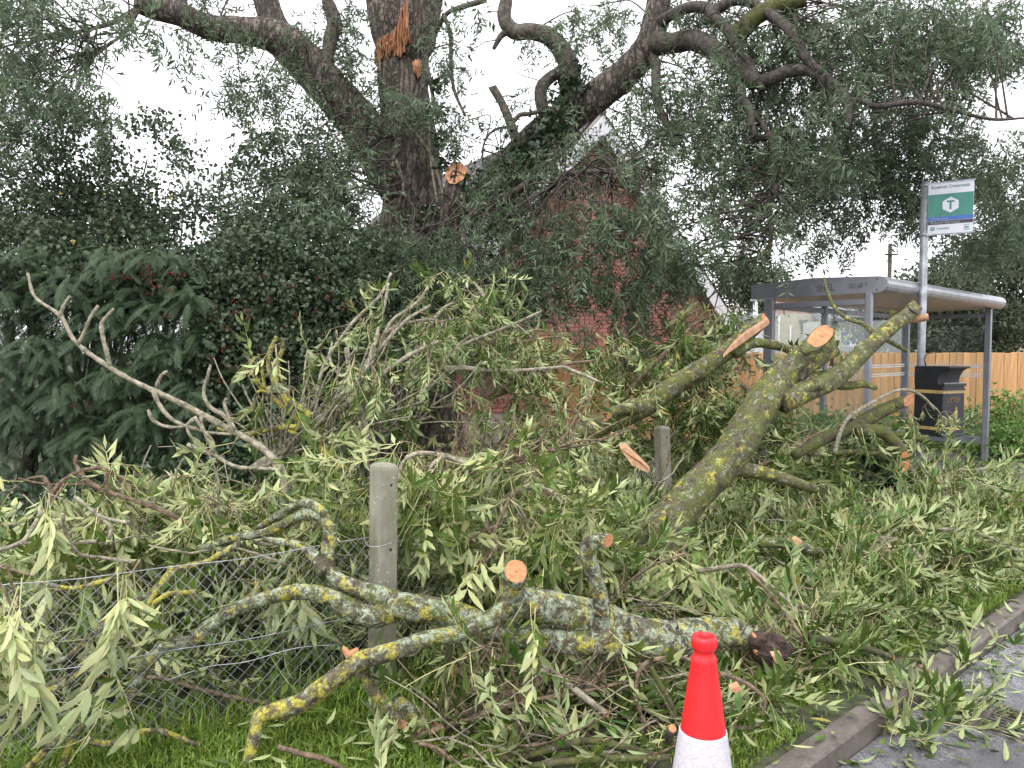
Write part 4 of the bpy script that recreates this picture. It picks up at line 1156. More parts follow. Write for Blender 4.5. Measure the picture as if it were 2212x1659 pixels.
tlimb('limb', [(1535, 35, 8.2, 10), (1565, 10, 8.1, 9), (1600, 2, 8, 8), (1640, 15, 7.9, 8), (1690, 50, 7.6, 9), (1721, 87, 7.5, 9), (1739, 125, 7.4, 8), (1777, 160, 7.3, 7)], 10, .1, k=5)
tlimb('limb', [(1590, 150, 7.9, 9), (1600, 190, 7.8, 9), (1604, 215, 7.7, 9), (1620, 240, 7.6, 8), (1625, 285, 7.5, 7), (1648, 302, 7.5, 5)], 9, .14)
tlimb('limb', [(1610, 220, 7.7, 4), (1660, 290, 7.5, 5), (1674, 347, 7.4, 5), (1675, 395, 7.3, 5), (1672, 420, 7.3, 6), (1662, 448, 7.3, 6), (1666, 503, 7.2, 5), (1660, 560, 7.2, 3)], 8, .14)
tlimb('twig', [(1674, 424, 7.3, 4), (1690, 424, 7.3, 4), (1704, 432, 7.3, 3)], 6)
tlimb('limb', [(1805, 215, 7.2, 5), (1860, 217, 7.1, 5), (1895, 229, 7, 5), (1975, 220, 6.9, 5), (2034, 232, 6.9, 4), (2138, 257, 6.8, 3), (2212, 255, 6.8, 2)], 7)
tlimb('limb', [(1400, 100, 8.7, 9), (1416, 140, 8.6, 9), (1417, 191, 8.5, 8), (1424, 236, 8.3, 8), (1449, 278, 8.2, 7), (1476, 295, 8.1, 4)], 8, .1)
tlimb('limb', [(1170, 430, 8.3, 4), (1215, 380, 8.0, 6), (1238, 375, 8.0, 6.5), (1300, 370, 7.9, 6), (1360, 362, 7.8, 4), (1430, 365, 7.7, 2.5)], 7, mat='bark_dark')
tlimb('limb', [(1010, 450, 8.4, 10), (1060, 440, 8.4, 9), (1110, 415, 8.4, 8), (1150, 385, 8.4, 6)], 8)
tlimb('limb', [(940, 70, 9.2, 6), (965, 30, 9, 5), (1000, 15, 8.9, 6), (1050, 0, 8.8, 6)], 7)
tlimb('limb', [(958, 30, 9, 5), (972, 70, 9, 5), (974, 110, 9, 4.5), (980, 190, 8.9, 4), (1005, 250, 8.8, 3)], 6)
tlimb('limb', [(938, 60, 9.2, 7), (934, 100, 9.2, 7), (922, 130, 9.2, 5), (932, 190, 9.1, 5), (945, 260, 9.0, 3)], 6)
for pts in ([(812, 520, 8.9, 3), (850, 345, 8.9, 3), (853, 300, 8.9, 2.5), (840, 275, 8.9, 2)], [(872, 430, 8.8, 3), (868, 385, 8.8, 3), (855, 345, 8.8, 3)], [(962, 470, 8.9, 4), (955, 410, 8.9, 4), (928, 330, 8.9, 4), (875, 260, 8.8, 3)], [(945, 440, 8.9, 3), (930, 340, 8.9, 3), (928, 260, 9, 2)]):
    tlimb('ivy_stem', pts, 5, mat='twig_grey')
# torn wounds on the trunk: ragged strips of pale wood lying on the bark
def on_trunk(x, y, lift=.02):
    zc = W(x, y, TD)[2]; k = np.argmin(np.abs(TP[:, 2] - zc)); c0 = TP[k]; r_ = TR[k] * 1.02
    for _ in range(8):
        D = TD - math.sqrt(max(r_ * r_ - (W(x, y, TD)[0] - c0[0]) ** 2, .004)); p_ = W(x, y, D)
    return p_ + V3(0, -lift, 0)
rng = np.random.default_rng(21)
def wound(label, cols):
    for c0 in cols:
        q = B(['torn']); V = []; Fs = []
        n_ = 7
        for a in np.linspace(0, 1, n_):
            (x0, y0, w0), (x1, y1, w1) = c0
            x = x0 + (x1 - x0) * a + rng.normal(0, .8); y = y0 + (y1 - y0) * a; w_ = max(.6, w0 + (w1 - w0) * a)
            lf = .015 + .04 * math.sin(a * 3) + rng.uniform(0, .035)
            V += [on_trunk(x - w_, y, lf), on_trunk(x, y + rng.normal(0, 2), lf + .018), on_trunk(x + w_, y, lf), on_trunk(x, y, -.03)]
        for i in range(n_ - 1):
            for j in range(4):
                a_, b__ = i * 4 + j, i * 4 + (j + 1) % 4; Fs += [(a_, b__, b__ + 4), (a_, b__ + 4, a_ + 4)]
        Fs += [(0, 1, 2), (n_ * 4 - 4, n_ * 4 - 2, n_ * 4 - 3)]
        q.add(np.array(V), Fs, 0); part('torn_wood', q, trunk, label)
wt = np.array([(811, 128), (813, 107), (817, 92), (837, 76), (853, 73), (862, 45), (875, 9), (879, -3), (882, 14), (886, 92)], float)
wb = np.array([(811, 134), (817, 145), (823, 154), (828, 112), (832, 124), (837, 137), (843, 118), (851, 111), (862, 124), (870, 119), (876, 112), (878, 98), (886, 97)], float)
cols = []
for x in np.arange(812.5, 886, 2.6):
    y0, y1 = np.interp(x, wt[:, 0], wt[:, 1]) + rng.normal(0, 3.5), np.interp(x, wb[:, 0], wb[:, 1]) + rng.normal(0, 3.5)
    if y1 - y0 > 4: cols.append(((x + rng.normal(0, .5), y0, rng.uniform(.5, 1.4)), (x + rng.normal(0, .8), y1, rng.uniform(1.3, 2.6))))
wound('fresh orange torn wood', cols)
wound('old scar of brown torn wood', [((894 + 3.2 * k, 131 + abs(k - 3) * 1.5, 2.4), (896 + 2.6 * k, 172 - abs(k - 3) * 4.5, 1.6)) for k in range(7)])
# broken stub beside the trunk
stub, P_, R_, rg = tlimb('broken_stub', [(972, 500, 8.9, 27), (976, 460, 8.85, 25), (980, 420, 8.8, 23), (986, 385, 8.75, 21), (986, 376, 8.74, 22)], 18, .08, 'bark_tree', end=(-.15, -.8, .55))
q = B(['torn']); V, F = disc_vf(rg, (-.15, -.8, .55), .006, 1.05, .03); q.add(V, F); part('torn_wood', q, stub)
q = B(['pit']); V, F = disc_vf(rg.mean(0) + (rg - rg.mean(0)) * .38 + V3(-.015, 0, -.01), (-.15, -.8, .55), .02); q.add(V, F); part('hollow_disc', q, stub)  # flat near-black disc: shade inside the stub's hole put into colour
for dx, hh in ((8, 26), (13, 16), (20, 8), (3, 10), (-6, 6)):
    q = B(['torn']); a = W(986 + dx, 380, 8.72); t_ = W(986 + dx * 1.1 + 1, 376 - hh, 8.76); V, F, _ = tube_vf(np.array([a, (a + t_) / 2, t_]), [.028, .018, .003], 5, .3); q.add(V, F); part('splinter', q, stub)
# crown
CROWN = [(60, 60, 140, 120, 7.5, .8, 70), (50, 210, 110, 80, 7.5, .8, 40), (170, 205, 60, 50, 7.5, .6, 22), (40, 320, 70, 40, 7.5, .5, 10), (250, 20, 110, 40, 7.5, .8, 14), (225, 95, 40, 40, 8, .5, 5), (340, 110, 60, 30, 8, .5, 3), (430, 140, 80, 20, 8.5, .6, 4), (500, 60, 60, 25, 8.6, .3, 12), (120, 290, 70, 60, 7.5, .5, 16),
 (620, 190, 80, 80, 8.5, .6, 26), (530, 220, 60, 60, 8.3, .5, 12), (670, 60, 60, 60, 9, .5, 14), (765, 90, 45, 90, 9.6, .5, 26), (770, 200, 50, 60, 9.3, .4, 24), (480, 20, 60, 30, 9, .4, 12),
 (870, 215, 60, 30, 8.75, .12, 8), (810, 280, 50, 40, 8.8, .2, 8), (755, 340, 50, 50, 8.6, .3, 20), (955, 180, 25, 100, 9, .3, 12), (975, 270, 40, 50, 8.8, .3, 13), (960, 60, 20, 60, 9, .3, 5),
 (660, 340, 110, 60, 8.3, .5, 34), (570, 430, 110, 90, 8, .5, 36), (720, 420, 100, 90, 8.2, .5, 55), (870, 560, 110, 60, 8, .4, 52), (960, 580, 120, 70, 7.8, .4, 52), (780, 520, 80, 60, 8.2, .4, 25), (1080, 560, 110, 90, 8, .4, 52), (1060, 450, 90, 60, 8.3, .4, 34), (1120, 380, 90, 60, 8.6, .4, 36), (890, 690, 130, 70, 8.3, .3, 44), (1000, 760, 130, 60, 7.7, .3, 40), (1225, 335, 50, 50, 8.3, .3, 18), (820, 740, 90, 60, 7.6, .2, 20), (1330, 745, 70, 40, 7.6, .2, 22), (1560, 735, 70, 40, 7.6, .2, 20), (1440, 760, 70, 40, 7.5, .2, 22),
 (1190, 470, 60, 50, 8, .4, 22), (1250, 530, 100, 70, 7.8, .5, 34), (1360, 470, 80, 80, 7.5, .5, 32), (1410, 570, 90, 60, 7.5, .4, 36), (1330, 600, 100, 40, 7.8, .4, 30), (1460, 480, 70, 100, 7.2, .5, 34), (1350, 370, 60, 40, 7.6, .4, 15), (1150, 620, 90, 50, 7.8, .4, 28), (1500, 560, 30, 50, 7.3, .4, 6), (1380, 670, 70, 30, 8, .4, 12), (1060, 650, 90, 50, 7.9, .4, 30),
 (1040, 20, 80, 30, 8.5, .4, 4), (1230, 60, 80, 50, 8.5, .4, 8), (1090, 250, 40, 20, 8.6, .2, 2), (1000, 140, 20, 50, 8.8, .2, 3), (1200, 230, 40, 40, 8.7, .3, 8),
 (1300, 100, 90, 80, 8, .5, 13), (1340, 250, 50, 60, 8, .5, 8), (1380, 330, 70, 70, 7.6, .5, 22), (1400, 180, 60, 50, 7.8, .4, 12),
 (1480, 250, 110, 90, 7.5, .6, 52), (1600, 300, 120, 90, 7.3, .6, 68), (1740, 320, 120, 90, 7, .6, 80), (1860, 300, 110, 110, 7, .6, 80), (1610, 420, 90, 90, 7, .5, 46), (1760, 450, 90, 90, 7, .5, 58), (1900, 440, 90, 80, 7, .5, 50), (1700, 560, 80, 50, 7, .4, 22), (1560, 520, 60, 60, 7.2, .4, 18), (1840, 540, 60, 45, 7, .4, 16),
 (1560, 140, 110, 90, 7.5, .6, 46), (1700, 150, 120, 100, 7.2, .6, 66), (1840, 120, 120, 110, 7, .6, 80), (1980, 120, 110, 110, 7, .6, 75), (2090, 60, 110, 80, 7, .6, 65), (2000, 260, 110, 90, 7, .6, 60), (2100, 340, 90, 90, 7, .6, 46), (2185, 410, 60, 90, 7.2, .5, 38), (2050, 430, 80, 60, 7.5, .5, 28), (2130, 530, 90, 80, 7.8, .5, 50), (2190, 110, 40, 40, 7, .5, 16), (1650, 40, 110, 50, 7.3, .6, 36), (1480, 30, 90, 40, 7.8, .4, 20), (1290, 20, 70, 30, 8, .4, 12), (1920, 20, 120, 40, 7, .5, 40), (1960, 350, 80, 60, 7, .5, 36)]
rng = np.random.default_rng(11)
cb = B(['crown', 'crown_stalk', 'twig_dark']); lv = Leaves()
allP = np.concatenate([a for a, _ in tw]); allR = np.concatenate([b_ for _, b_ in tw])
for c in CROWN:
    for _ in range(int(c[6] * (.92 if c[0] > 1300 else .85) + .5)):
        p_ = in_ellipse(rng, (c[0], c[1] - 22, c[2] * .95, c[3] * .88, c[4], c[5]))
        if c[0] > 1740 and c[1] > 200: p_ = W(*proj(p_), p_[1] + 2.2)
        elif c[0] > 1260 and c[1] < 450: p_ = W(*proj(p_), p_[1] + 1.5 * rng.random() ** .5)
        px_, py_ = proj(p_)
        if ((px_ - 985) / 50) ** 2 + ((py_ - 400) / 90) ** 2 < 1 and p_[1] < 9.1: continue
        if 845 < px_ < 950 and 270 < py_ < 420 and p_[1] < 9.3 and rng.random() < .7: continue
        if 1610 < px_ < 1910 and py_ > 512 and p_[1] < 12: continue
        ld_ = abs((px_ - 1445) * 220 - (py_ + 40 - 480) * 140) / 261
        if py_ > 440 and ld_ < 34 and rng.random() < .85: continue
        d = np.array((rng.normal(0, .8) + (.25 if c[0] > 1300 else -.1), rng.normal(0, .6), rng.normal(-.35, .4)))
        spray(cb, lv, p_, d, rng.uniform(.22, .45), int(rng.integers(4, 8)), rng, r0=.004, grav=.4, leafdroop=.5, flip=.2, steps=4, mi=2, sides=3)
        if rng.random() < .26:
            j = np.argsort(((allP - p_) ** 2).sum(1))[rng.integers(0, 30)]; a = allP[j]
            if .15 < np.linalg.norm(a - p_) < 1.6:
                mid = (a + p_) / 2 + rng.normal(0, .12, 3) + V3(0, 0, .1)
                P = cat_rom(np.array([a, mid, p_]), 5); V, F, _ = tube_vf(P, np.linspace(.011, .0045, len(P)), 4, cap=False); cb.add(V, F, 2, True)
LIGHT = [compound(PR, 0, wilt=w, wr=(.20, .28), lr=(.07, .105)) for w in (.1, .25, .4, .55, .7, .9)]
lv.bake(cb, LIGHT, (0, 1))
part('crown', cb, tree, kind='stuff')
# loose bare twigs against the sky
q = B(['twig_dark'])
for _ in range(170):
    j = rng.integers(len(allP)); 
    if allR[j] > .09: continue
    d = nrm(rng.normal(0, 1, 3) * (1, .6, .8) + (0, 0, -.3)); P = [allP[j]]
    for _k in range(7):
        d = nrm(d + rng.normal(0, .28, 3) + (0, 0, -.08)); P.append(P[-1] + d * rng.uniform(.07, .13))
    V, F, _ = tube_vf(np.array(P), np.linspace(.008, .0025, 8), 4, cap=False); q.add(V, F, 0, True)
part('twigs', q, tree, kind='stuff')
# ivy on trunk and limbs
IC = []
for x, y, r_, n_ in ((1230, 150, 16, 120), (1235, 190, 20, 200), (1225, 230, 26, 260), (1190, 290, 40, 420), (1150, 330, 46, 460), (1110, 370, 50, 420), (1060, 410, 44, 300), (945, 180, 8, 50), (946, 240, 8, 50), (955, 300, 10, 70), (960, 360, 12, 90), (790, 250, 20, 60), (1000, 520, 60, 300), (1120, 450, 60, 300), (930, 480, 40, 160), (1080, 620, 90, 420), (890, 640, 90, 420), (800, 640, 70, 300), (960, 680, 120, 500)):
    IC.append((x, y, r_, r_, 8.75 if x > 1000 else 8.95, .2, n_))
q = B(['ivy']); clump_leaves(IC, 10, .05, rng, (.7, 1.2), .3).bake(q, IVY, (0, 0)); part('ivy', q, tree, kind='stuff')

# ================================================================== HAWTHORN AND CYPRESS
rng = np.random.default_rng(5)
hw = thing('hawthorn', 'tall dark hawthorn hedge with red berries behind the fallen branches', 'hedge', W(400, 1080, 8) * (1, 1, 0))
HC = [(60, 560, 170, 80, 7.7, .6, 6500), (220, 540, 160, 70, 7.7, .6, 6500), (560, 580, 120, 90, 7.4, .5, 6000), (690, 570, 110, 100, 7.5, .5, 6500), (440, 600, 100, 70, 7.5, .5, 3800), (300, 620, 140, 70, 7.4, .4, 5500), (560, 690, 120, 100, 7.3, .4, 6500), (710, 710, 120, 110, 7.4, .4, 6500), (500, 800, 110, 110, 7.3, .4, 5500), (640, 850, 150, 110, 7.3, .4, 6500), (100, 620, 140, 50, 7.4, .4, 3000), (800, 620, 70, 120, 8.0, .4, 3500),
 (60, 460, 120, 50, 8, .6, 2600), (220, 460, 100, 50, 8, .6, 2600), (350, 480, 90, 40, 8, .6, 1300), (60, 390, 100, 40, 8, .6, 800), (235, 330, 40, 30, 8, .4, 380), (325, 262, 55, 22, 8, .4, 380), (250, 390, 110, 40, 8, .6, 1000), (390, 330, 40, 60, 8, .5, 450), (440, 430, 60, 50, 8, .6, 420), (500, 500, 60, 40, 8, .6, 500), (130, 330, 50, 30, 8, .5, 180), (560, 360, 70, 60, 8.2, .5, 700), (640, 430, 90, 70, 8.2, .5, 2000), (600, 290, 60, 40, 8.3, .5, 350), (700, 310, 60, 40, 8.4, .5, 500), (560, 490, 90, 40, 8, .5, 1200), (150, 420, 150, 40, 8, .6, 800)]
q = B(['haw']); clump_leaves(HC, 26, .075, rng, (.75, 1.35), .5).bake(q, HAW, (0, 0)); part('foliage', q, hw, kind='stuff')
q = B(['twig_dark'])
for _ in range(70):
    x = rng.uniform(-20, 830); y1 = rng.uniform(300, 620); a = W(x + rng.normal(0, 60), 1070, 8.1); e = W(x, y1, 8 + rng.normal(0, .3))
    P = [a + (e - a) * t + rng.normal(0, .07, 3) * (0 if t in (0, 1) else 1) for t in np.linspace(0, 1, 8)]
    P = cat_rom(np.array(P), 3); V, F, _ = tube_vf(P, np.linspace(.022, .004, len(P)), 5, cap=False); q.add(V, F, 0, True)
P = cat_rom(np.array([W(232, 400, 8), W(237, 320, 8), W(240, 265, 8), W(238, 225, 8)]), 4); V, F, _ = tube_vf(P, np.linspace(.008, .002, len(P)), 4); q.add(V, F)
part('stems', q, hw, kind='stuff')
q = B(['berry']); bm = bmesh.new(); bmesh.ops.create_icosphere(bm, subdivisions=1, radius=.0075); bm.verts.index_update()
iv = np.array([v.co[:] for v in bm.verts]); iff = np.array([[v.index for v in f.verts] for f in bm.faces]); bm.free()
for c in ((330, 610, 60, 30), (500, 700, 60, 90), (300, 590, 70, 20), (480, 790, 40, 40), (690, 640, 80, 60), (520, 650, 80, 80), (170, 860, 30, 20), (640, 740, 80, 60), (360, 640, 60, 60)):
    for _ in range(8):
        p_ = in_ellipse(rng, (*c, 6.85, .15))
        for _k in range(rng.integers(3, 9)): q.add(iv + p_ + rng.normal(0, .016, 3), iff, 0, True)
part('berries', q, hw, kind='stuff')

cy = thing('cypress', 'dense cypress hedge with drooping feathery sprays at the left', 'conifer', W(200, 1130, 7.4) * (1, 1, 0))
q = B(['twig_dark'])
for x in (60, 210, 350, 480):
    cyl(q, W(x, 1125, 7.6) * (1, 1, 0), W(x + 10, 560, 7.7), .06, .02, 10)
part('stems', q, cy, kind='stuff')
lv = Leaves()
for _ in range(3300):
    if rng.random() < .8: x, y = rng.uniform(-40, 440), rng.uniform(530, 1005)
    else: x, y = rng.uniform(400, 600), rng.uniform(640, 960)
    if y > 950 and x < 130: continue
    bulge = math.sin(x * .034 + y * .011) * math.sin(y * .041 - x * .013)
    if bulge < -.45 and rng.random() < .75: continue
    D = 7.05 + rng.normal(0, .12) - .22 * bulge + (0.35 if x > 440 else 0)
    if y < 620 and rng.random() < .45: D += .6
    lv.add(W(x, y, D), np.array((rng.normal(0, .75), -1.0 + rng.normal(0, .3), rng.normal(-.15, .3))), np.array((rng.normal(0, .35), -.35, 1.0)), rng.uniform(.36, .70))
for _ in range(700):
    x, y = rng.uniform(-60, 640), rng.uniform(560, 1060)
    lv.add(W(x, y, 7.75 + rng.normal(0, .12)), np.array((rng.normal(0, .8), -1, rng.normal(-.4, .5))), np.array((rng.normal(0, .4), -.5, 1.0)), rng.uniform(.7, 1.2))
q = B(['cypress']); lv.bake(q, FROND, (0, 0)); part('foliage', q, cy, kind='stuff')

gi = B(['ivy', 'weed'])
clump_leaves([(60, 1130, 120, 60, 6.2, .5, 1400), (200, 1100, 120, 50, 6.2, .5, 800), (560, 960, 120, 90, 6.6, .3, 900), (330, 1060, 120, 60, 6.6, .3, 700), (640, 1000, 160, 60, 6.4, .4, 900)], 12, .09, rng, (.7, 1.2)).bake(gi, OVAL, (0, 0))
struct('ground_creepers', gi, 'stuff')

# ================================================================== FAR HEDGE AND TREES AT THE RIGHT
def far_tree(label, cl, stem, D):
    t = thing('far_tree', label, 'tree', (stem[0], D, 0))
    q = B(['twig_dark']); cyl(q, (stem[0], D, 0), (stem[0], D, stem[1]), .22, .06, 8); part('trunk', q, t)
    q = B(['far']); clump_leaves(cl, 14, .22, rng, (.55, 1.0), .5, .3).bake(q, FARL, (0, 0)); part('crown', q, t, kind='stuff')
far_tree('dark bushy tree behind the board fence at the right edge', [(2140, 640, 110, 130, 16.5, 1.2, 1500), (2080, 700, 110, 80, 16, 1, 1000), (2180, 520, 60, 60, 17, 1, 400)], (W(2120, 700, 17)[0], 3.4), 17)
far_tree('lower dark bush behind the board fence, seen through the far glass of the shelter', [(1960, 700, 110, 65, 16.5, 1, 1000), (2020, 650, 60, 70, 17, 1, 500)], (W(1960, 700, 17)[0], 2.6), 17.2)
far_tree('small green tree between the house corner and the shelter roof', [(1605, 640, 50, 55, 18.5, .7, 420), (1640, 610, 40, 40, 18.5, .7, 220), (1580, 600, 20, 30, 18.5, .5, 80)], (W(1610, 700, 18.5)[0], 2.2), 18.5)
far_tree('dark trees above the outbuilding roof seen through the near glass', [(1700, 655, 70, 24, 36, 2, 500), (1640, 650, 60, 30, 36, 2, 300), (1760, 640, 40, 26, 36, 2, 200)], (W(1700, 700, 36)[0], 3.0), 36)

# ================================================================== THE LEAF PILE
GB = [(-2.2, 4.3, .9, .6, .72), (-1.2, 4.5, .8, .7, .85), (-.4, 4.9, .8, .7, .93), (.2, 5.4, .6, .6, .92), (1.3, 7.3, .9, .5, 1.0), (2.6, 6.9, .7, .5, .8), (2.6, 5.5, .7, .6, .46), (3.4, 6.2, .8, .6, .42), (1.0, 4.1, .8, .45, .18), (1.2, 5.6, .6, .5, .40), (2.4, 4.7, .7, .5, .26), (4.4, 6.9, .7, .5, .22), (-2.7, 3.55, .6, .35, .55), (-1.3, 3.85, .7, .3, .5), (.2, 3.9, .6, .4, .24)]
def fence_y(x): return P1[1] + (x - P1[0]) * FD[1] / FD[0]
def stc(x, y): d = np.array((x, y)) - KO; return d @ KS, d @ KT
def mound(x, y):
    return sum((h * math.exp(-((x - a) / sx) ** 2 * .5 - ((y - b_) / sy) ** 2 * .5)) ** 3 for a, b_, sx, sy, h in GB) ** (1 / 3)
pile = B(['leaf', 'stalk', 'twig_grey', 'twig', 'leaf_lit']); lv = Leaves(); lv2 = Leaves()
rng = np.random.default_rng(99)
def clear_of_edges(P):
    for p_ in P:
        if (p_[0] - KO[0]) * KT[0] + (p_[1] - KO[1]) * KT[1] > -.26: return False
        if p_[0] < P1[0] + .05 and p_[1] < fence_y(p_[0]) + .30: return False
    return True
cnt = 0
while cnt < 3300:
    x, y = (rng.uniform(-3.6, 5.2), rng.uniform(2.5, 8.0)) if rng.random() < .72 else (rng.uniform(1.2, 4.6), rng.uniform(3.4, 6.6))
    if x < P1[0] and y < fence_y(x) + .25: continue
    s_, t_ = stc(x, y)
    if t_ > -.3: continue
    h = mound(x, y)
    if h < .05 and (x < .4 or s_ > 4.6) and x > P1[0] and rng.random() < .8: continue
    if P1[0] < x < 1.1 and y < 3.35 and rng.random() < .82: continue
    hz = max(.03, h) * (rng.random() ** .4) + rng.uniform(-.03, .08)
    nz = mnoise.noise(Vector((x * 2.3, y * 2.3, 4.7))) + .5 * mnoise.noise(Vector((x * 5.1, y * 5.1, 1.7)))
    if h > .25 and nz < -.02 and hz > .4 * h: hz *= .45
    if h > .25 and nz > .15: hz += .10
    m = np.array((rng.normal(0, 1), rng.normal(0, .8) - .35, rng.normal(.05, .3))); lit_ = rng.random() < .4; wl = rng.uniform(.45, 1.5)
    for _ in range(int(rng.integers(2, 7))):
        cnt += 1
        spray(pile, lv2 if lit_ else lv, np.array((x, y, max(.02, hz))) + rng.normal(0, .07, 3) * (1, 1, .5), m + rng.normal(0, .45, 3), rng.uniform(.2, .45), int(rng.integers(3, 8)), rng, r0=rng.uniform(.0028, .005), grav=.5, leafdroop=wl, flip=.6, steps=5, mi=int(rng.choice([2, 3])), sides=4, start=.1, ok=clear_of_edges)
# leaves and twigs lying flat, thinning out over the verge
for _ in range(6000):
    if rng.random() < .55:
        x, y = rng.uniform(-3, 5.2), rng.uniform(2.5, 7.6)
    else: x, y = rng.uniform(.5, 4.2), rng.uniform(2.9, 6)
    if x < P1[0] and y < fence_y(x) + .1: continue
    s_, t_ = stc(x, y)
    if t_ > -.34 or (t_ > -.6 and rng.random() < .4): continue
    if s_ > 5.2 and rng.random() < .7: continue
    if P1[0] < x < .1 and y < 3.2 and rng.random() < .7: continue
    a = rng.uniform(0, 6.28); lv.add((x, y, .02 + mound(x, y) * .9 * rng.random() + rng.uniform(0, .05)), np.array((math.cos(a), math.sin(a), rng.normal(0, .2))), np.array((rng.normal(0, .4), rng.normal(0, .4), 1.0 if rng.random() < .45 else -1.0)), rng.uniform(.7, 1.15))
for _ in range(900):
    x, y = (rng.uniform(-3.2, 4.4), rng.uniform(2.6, 7.2)) if rng.random() < .58 else (rng.uniform(-.3, 1.5), rng.uniform(2.75, 3.9))
    if x < P1[0] and y < fence_y(x) + .1: continue
    s_, t_ = stc(x, y)
    if t_ > -.2: continue
    d = nrm((rng.normal(0, 1), rng.normal(0, .6), rng.normal(0, .22))); p_ = np.array((x, y, .02 + mound(x, y) * rng.uniform(.5, 1.05))); P = [p_]
    for _k in range(7):
        d = nrm(d + rng.normal(0, .2, 3) + (0, 0, -.03)); P.append(P[-1] + d * rng.uniform(.05, .12))
    P = np.array(P); P[:, 2] = np.maximum(P[:, 2], .012)
    if not clear_of_edges(P): continue
    r0 = rng.uniform(.0025, .0055) if rng.random() < .8 else rng.uniform(.006, .011); V, F, _ = tube_vf(P, np.linspace(r0, r0 * .5, 8) * rng.uniform(.85, 1.2, 8), 5); pile.add(V, F, int(rng.choice([2, 3])), True)
lv.bake(pile, WILT[1], (0, 1)); lv2.bake(pile, WILT[1], (4, 1))
struct('fallen_foliage', pile, 'stuff')
# single leaflets on kerb, road and pavement
sl_ = Leaves(); SLEAF = []
for _ in range(8):
    a, b_ = leaflet(PR.uniform(.06, .09), PR.uniform(.018, .026), 2, PR); SLEAF.append((a, np.array(b_), np.zeros(len(b_), int)))
lit = B(['leaf', 'stalk', 'twig']); cl_ = Leaves()
def flat(x, y, z, L_, sc=1.0):
    a = rng.uniform(0, 6.28); L_.add((x, y, z), np.array((math.cos(a), math.sin(a), rng.normal(0, .05))), np.array((rng.normal(0, .2), rng.normal(0, .2), 1.0 if rng.random() < .5 else -1)), sc * rng.uniform(.7, 1.15))
for _ in range(900):
    s_ = rng.uniform(-.4, 5); t_ = abs(rng.normal(0, .22)) if rng.random() < .6 else rng.uniform(0, 1.6)
    if s_ < .5 and rng.random() < .55: continue
    p_ = st(s_, t_, ROADZ + .008 + rng.uniform(0, .02)); flat(*p_, sl_)
for _ in range(34):
    s_ = rng.uniform(.55, 1.25); t_ = abs(rng.normal(.08, .12)); p_ = st(s_, t_, ROADZ + .012 + rng.uniform(0, .05)); flat(*p_, cl_)
for _ in range(14):
    s_ = rng.uniform(1.2, 3.6); t_ = abs(rng.normal(.04, .08)); p_ = st(s_, t_, ROADZ + .012 + rng.uniform(0, .03)); flat(*p_, cl_)
for _ in range(160):
    s_ = rng.uniform(0, 4.5); p_ = st(s_, rng.uniform(-.3, 0), .012); flat(*p_, sl_)
for _ in range(900):
    s_ = rng.normal(5.3, 1.2); t_ = rng.uniform(-2.2, -.15)
    if s_ < 4.3: continue
    p_ = st(s_, t_, .018 + rng.uniform(0, .012)); flat(*p_, sl_, .85)
for _ in range(700):      # drifts swept along the pavement
    p_ = W(*((2090 + rng.normal(0, 30), 1003 + rng.normal(0, 3)) if rng.random() < .5 else (2180 + rng.normal(0, 25), 1018 + rng.normal(0, 5))), 9.0); gp = G(*proj(p_), .02); flat(gp[0], gp[1], .018 + rng.uniform(0, .02), sl_, .8)
for _ in range(260):
    x, y = rng.uniform(-1.2, 1.1), rng.uniform(2.6, 3.5)
    if x < P1[0] and y > fence_y(x): continue
    flat(x, y, .03 + rng.uniform(0, .03), sl_)
sl_.bake(lit, SLEAF, (0, 0)); cl_.bake(lit, WILT[2], (0, 1))
struct('leaf_litter', lit, 'stuff')

# ================================================================== GRASS AND WEEDS
rng = np.random.default_rng(17)
gr = B(['grass'])
def blades(P, h0, h1, w=.0035):
    n_ = len(P); h = rng.uniform(h0, h1, n_); a = rng.uniform(0, 6.28, n_); lean = rng.uniform(.1, .9, n_)
    dx, dy = np.cos(a), np.sin(a); sx, sy = -dy * w, dx * w
    b0 = P + np.stack([sx, sy, 0 * h], 1); b1 = P - np.stack([sx, sy, 0 * h], 1)
    m = P + np.stack([dx * h * lean * .25, dy * h * lean * .25, h * .6], 1); m0 = m + np.stack([sx, sy, 0 * h], 1) * .8; m1 = m - np.stack([sx, sy, 0 * h], 1) * .8
    tp_ = P + np.stack([dx * h * lean, dy * h * lean, h * (1 - lean * .25)], 1)
    V = np.stack([b0, b1, m0, m1, tp_], 1).reshape(-1, 3); F = np.array([(0, 1, 3), (0, 3, 2), (2, 3, 4)])[None] + (np.arange(n_) * 5)[:, None, None]
    gr.add(V, F.reshape(-1, 3), 0)
def gpts(n_, x0, x1, y0, y1, ok):
    P = np.stack([rng.uniform(x0, x1, n_), rng.uniform(y0, y1, n_), np.full(n_, -.01)], 1)
    return P[[ok(a[0], a[1]) for a in P]]
lawn = lambda x, y: stc(x, y)[1] < -.13
blades(gpts(22000, -2.3, .05, 2.3, 3.25, lambda x, y: lawn(x, y) and x < -.05 + .25 * math.sin(y * 9) and (x > P1[0] or y < fence_y(x) - .02)), .03, .07)
blades(gpts(2600, -.2, .7, 2.5, 2.9, lambda x, y: lawn(x, y) and math.sin(x * 13) * math.sin(y * 11) > -.1), .025, .06)
blades(gpts(4200, -2.4, -.2, 2.4, 3.4, lambda x, y: lawn(x, y) and abs(y - fence_y(x)) < .16), .06, .17, .004)
blades(gpts(1200, -.95, -.25, 3.2, 3.6, lawn), .06, .16, .004)
